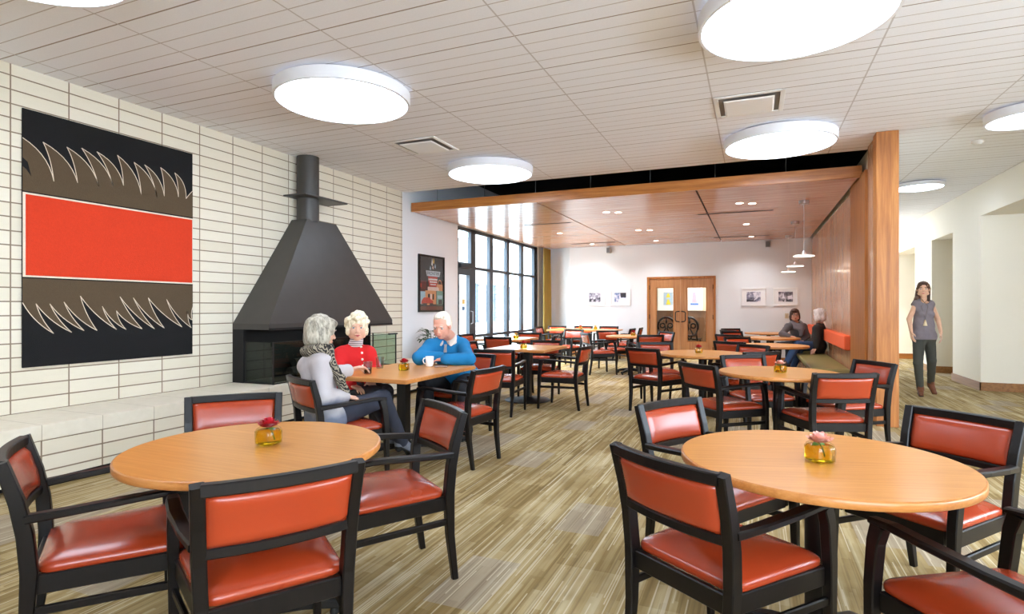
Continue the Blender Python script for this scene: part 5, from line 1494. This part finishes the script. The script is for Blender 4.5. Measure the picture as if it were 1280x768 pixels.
# ---- woman walking up the corridor
def p_walk():
    D = 8.36
    J = dict(head=at(1154, 361.5, D), neck=at(1154.5, 373.5, D + .03), shL=at(1165, 379, D), shR=at(1143.5, 378.5, D + .04), elL=at(1172.5, 400, D + .02), wrL=at(1176, 416, D - .06), elR=at(1136.5, 399, D + .06), wrR=at(1139, 415, D - .10),
             hipL=at(1161, 421, D), hipR=at(1149, 421, D), knL=at(1164.5, 451, D + .02), knR=at(1147.5, 454, D - .06), anL=at(1163.5, 479.5, D + .22), anR=at(1150.5, 485.5, D), toeL=at(1168.5, 491.5, D + .13), toeR=at(1151.5, 495, D - .13))
    J['anR'][2] = .095; J['toeR'][2] = .034
    G = figure('person with long brown hair, grey sleeveless top and dark trousers walking up the corridor', (2.26, 10.1), J, (unit((-.20, -.97, -.03)),), (226, 178, 152), .98,
               dict(L=(unit((.05, -.2, -1)), (-.9, .2, 0), (-.1, -.9, 0), .35), R=(unit((.05, -.3, -1)), (.9, .2, 0), (0, -.9, 0), .35)), face=dict(brow=(70, 46, 34), lips=(196, 110, 100)), sc=.92)
    tm = plain('grey_marl', (122, 112, 118), .85, bump=(140, .25), var=.14, scale=24)
    F, done = top(G, 'sleeveless_top', tm, .008, hem=.02, sleeve=False, bust=-.02, seed=8, belly=.016, loose=.004, cut=.045); 
    F.ell(J['neck'] + G['fr'] * .075 + A_((0, 0, -.005)), (.075, .085, .07), None, .008, True); tp = done()
    trousers(G, plain('charcoal_trousers', (62, 62, 56), .85), low=.93, pad=.010)
    shoes(G, plain('brown_boot', (108, 58, 32), .5, var=.15), boot=.12, name='ankle_boot')
    hm = hair_mat('long_brown_hair', (52, 30, 20), (104, 66, 44), 40)
    hair(G, hm, [((0, -.022, .03), (.082, .098, .090)), ((-.066, -.02, .0), (-.072, -.012, -.17), .026, .018), ((.066, -.02, .0), (.082, -.02, -.16), .028, .026), ((.082, -.02, -.14), (.135, -.03, -.235), .027, .016), ((0, -.07, -.02), (0, -.075, -.18), .06, .04), ((-.04, -.06, -.08), (-.06, -.04, -.2), .03, .02), ((.05, -.06, -.08), (.10, -.05, -.22), .03, .025), ((-.03, .045, .085), (.03, .03, .022)), ((.03, .045, .085), (.03, .03, .022))],
         [((0, .115, -.04), (.056, .075, .088))], amp=.0025, freq=90, seed=2)
    b = B(); o0 = G['org']; fr, rt = G['fr'], G['rt']
    c = at(1157, 404.5, D); vv = np.empty(len(tp.data.vertices) * 3, np.float32); tp.data.vertices.foreach_get('co', vv); vv = vv.reshape(-1, 3) + o0
    def onto(p):
        view = unit(p - A_((0, 0, 1.3))); q_ = vv - A_((0, 0, 1.3)); dist = np.linalg.norm(q_ - np.outer(q_ @ view, view), axis=1); near = dist < .015
        return A_((0, 0, 1.3)) + view * ((q_ @ view)[near].min() - .008) if near.any() else p
    ch = [J['neck'] - rt * .05 + A_((0, 0, .0)) + fr * .03, onto(at(1151.5, 383, D)), onto(at(1156.5, 399, D)), onto(at(1160, 383, D)), J['neck'] + rt * .05 + fr * .03]
    tube(b, [p - o0 for p in ch], .003, 6); nl = obj('necklace', b, plain('cord', (96, 84, 70), .6), G['body'])
    t0, t1 = onto(at(1156.5, 400, D)), onto(at(1156.5, 407.5, D))
    b = B(); tube(b, [t0 - o0, (t0 * .8 + t1 * .2) - o0, t1 - o0], [.006, .012, .028], 10); obj('tassel', b, plain('cream_tassel', (226, 206, 170), .8, bump=(150, .5)), nl, smooth=True)
p_walk()
# ------------------------------------------------------------------ outside, light and camera
b = B(); bx(b, -30, LX - .25, -10, 40, -.2, -.06); struct('ground_outside', b, plain('courtyard_paving', (206, 204, 198), .9))
def outside():
    t = thing('courtyard_building', 'pale brick building with tall windows across the courtyard outside', 'building', (-13, 14, 0))
    q = NT('pale_brick'); v = q.co(); x, y, z = q.sep(v)
    br = q.n.new('ShaderNodeTexBrick'); q.l.new(q.comb(y, z, 0), br.inputs['Vector']); br.inputs['Scale'].default_value = 1; br.inputs['Brick Width'].default_value = .4; br.inputs['Row Height'].default_value = .13; br.inputs['Mortar Size'].default_value = .008
    br.inputs['Color1'].default_value = lin((128, 120, 114)); br.inputs['Color2'].default_value = lin((118, 110, 106)); br.inputs['Mortar'].default_value = lin((165, 160, 156))
    q.P(color=br.outputs[0], rough=.9)
    b = B(); bx(b, -.3, 0, -14, 16, -.1, .5); bx(b, -.3, 0, -14, 16, 2.5, 4.6)
    for k in range(14): bx(b, -.3, 0, -14 + k * 2.2, -13.4 + k * 2.2, .5, 2.5)
    obj('brick_wall', b, q.m, t)
    b = B(); bx(b, -.35, .1, -14, 16, 4.6, 4.75); obj('coping', b, M['white_metal'], t)
    fm = plain('bluish_frame', (72, 86, 98), .5)
    for k in range(14):
        y0 = -13.4 + k * 2.2
        b = B()
        for yy in (y0 + .03, y0 + .53, y0 + 1.06, y0 + 1.57): bx(b, -.2, -.12, yy - .03, yy + .03, .5, 2.5)
        bx(b, -.2, -.12, y0, y0 + 1.6, .5, .56); bx(b, -.2, -.12, y0, y0 + 1.6, 2.44, 2.5); bx(b, -.2, -.12, y0, y0 + 1.6, 1.55, 1.6)
        w = obj('window', b, fm, t)
        b = B(); bx(b, -.17, -.15, y0, y0 + 1.6, .5, 2.5); obj('pane', b, plain('far_window_glass', (96, 112, 126), .1), w)
outside()

W = bpy.data.worlds.new('World'); SC.world = W; W.use_nodes = True
bg = W.node_tree.nodes['Background']
bg.inputs[0].default_value = (.72, .85, 1.0, 1); bg.inputs[1].default_value = 8.0
sun = bpy.data.lights.new('sun', 'SUN'); sun.energy = 8; sun.angle = .3; sun.color = (1, .97, .92)
so = bpy.data.objects.new('sun', sun); COL.objects.link(so); so.rotation_euler = (math.radians(28), math.radians(-40), 0)

cam = bpy.data.cameras.new('camera'); co_ = bpy.data.objects.new('camera', cam); COL.objects.link(co_)
co_.location = (0, 0, 1.3); co_.rotation_euler = (PI / 2, 0, math.atan(302 / 712))
cam.sensor_width = 36; cam.lens = 712 / 1280 * 36; cam.clip_start = .05; cam.clip_end = 200
SC.camera = co_
vs = SC.view_settings; vs.view_transform = 'Standard'; vs.look = 'None'; vs.gamma = 1; vs.use_curve_mapping = False; vs.exposure = 1.3
SC.display_settings.display_device = 'sRGB'
SC.cycles.use_denoising = True
SC.cycles.max_bounces = 8; SC.cycles.diffuse_bounces = 5; SC.cycles.glossy_bounces = 3; SC.cycles.transmission_bounces = 6; SC.cycles.transparent_max_bounces = 12
SC.cycles.sample_clamp_indirect = 4.0; SC.cycles.caustics_reflective = False; SC.cycles.caustics_refractive = False
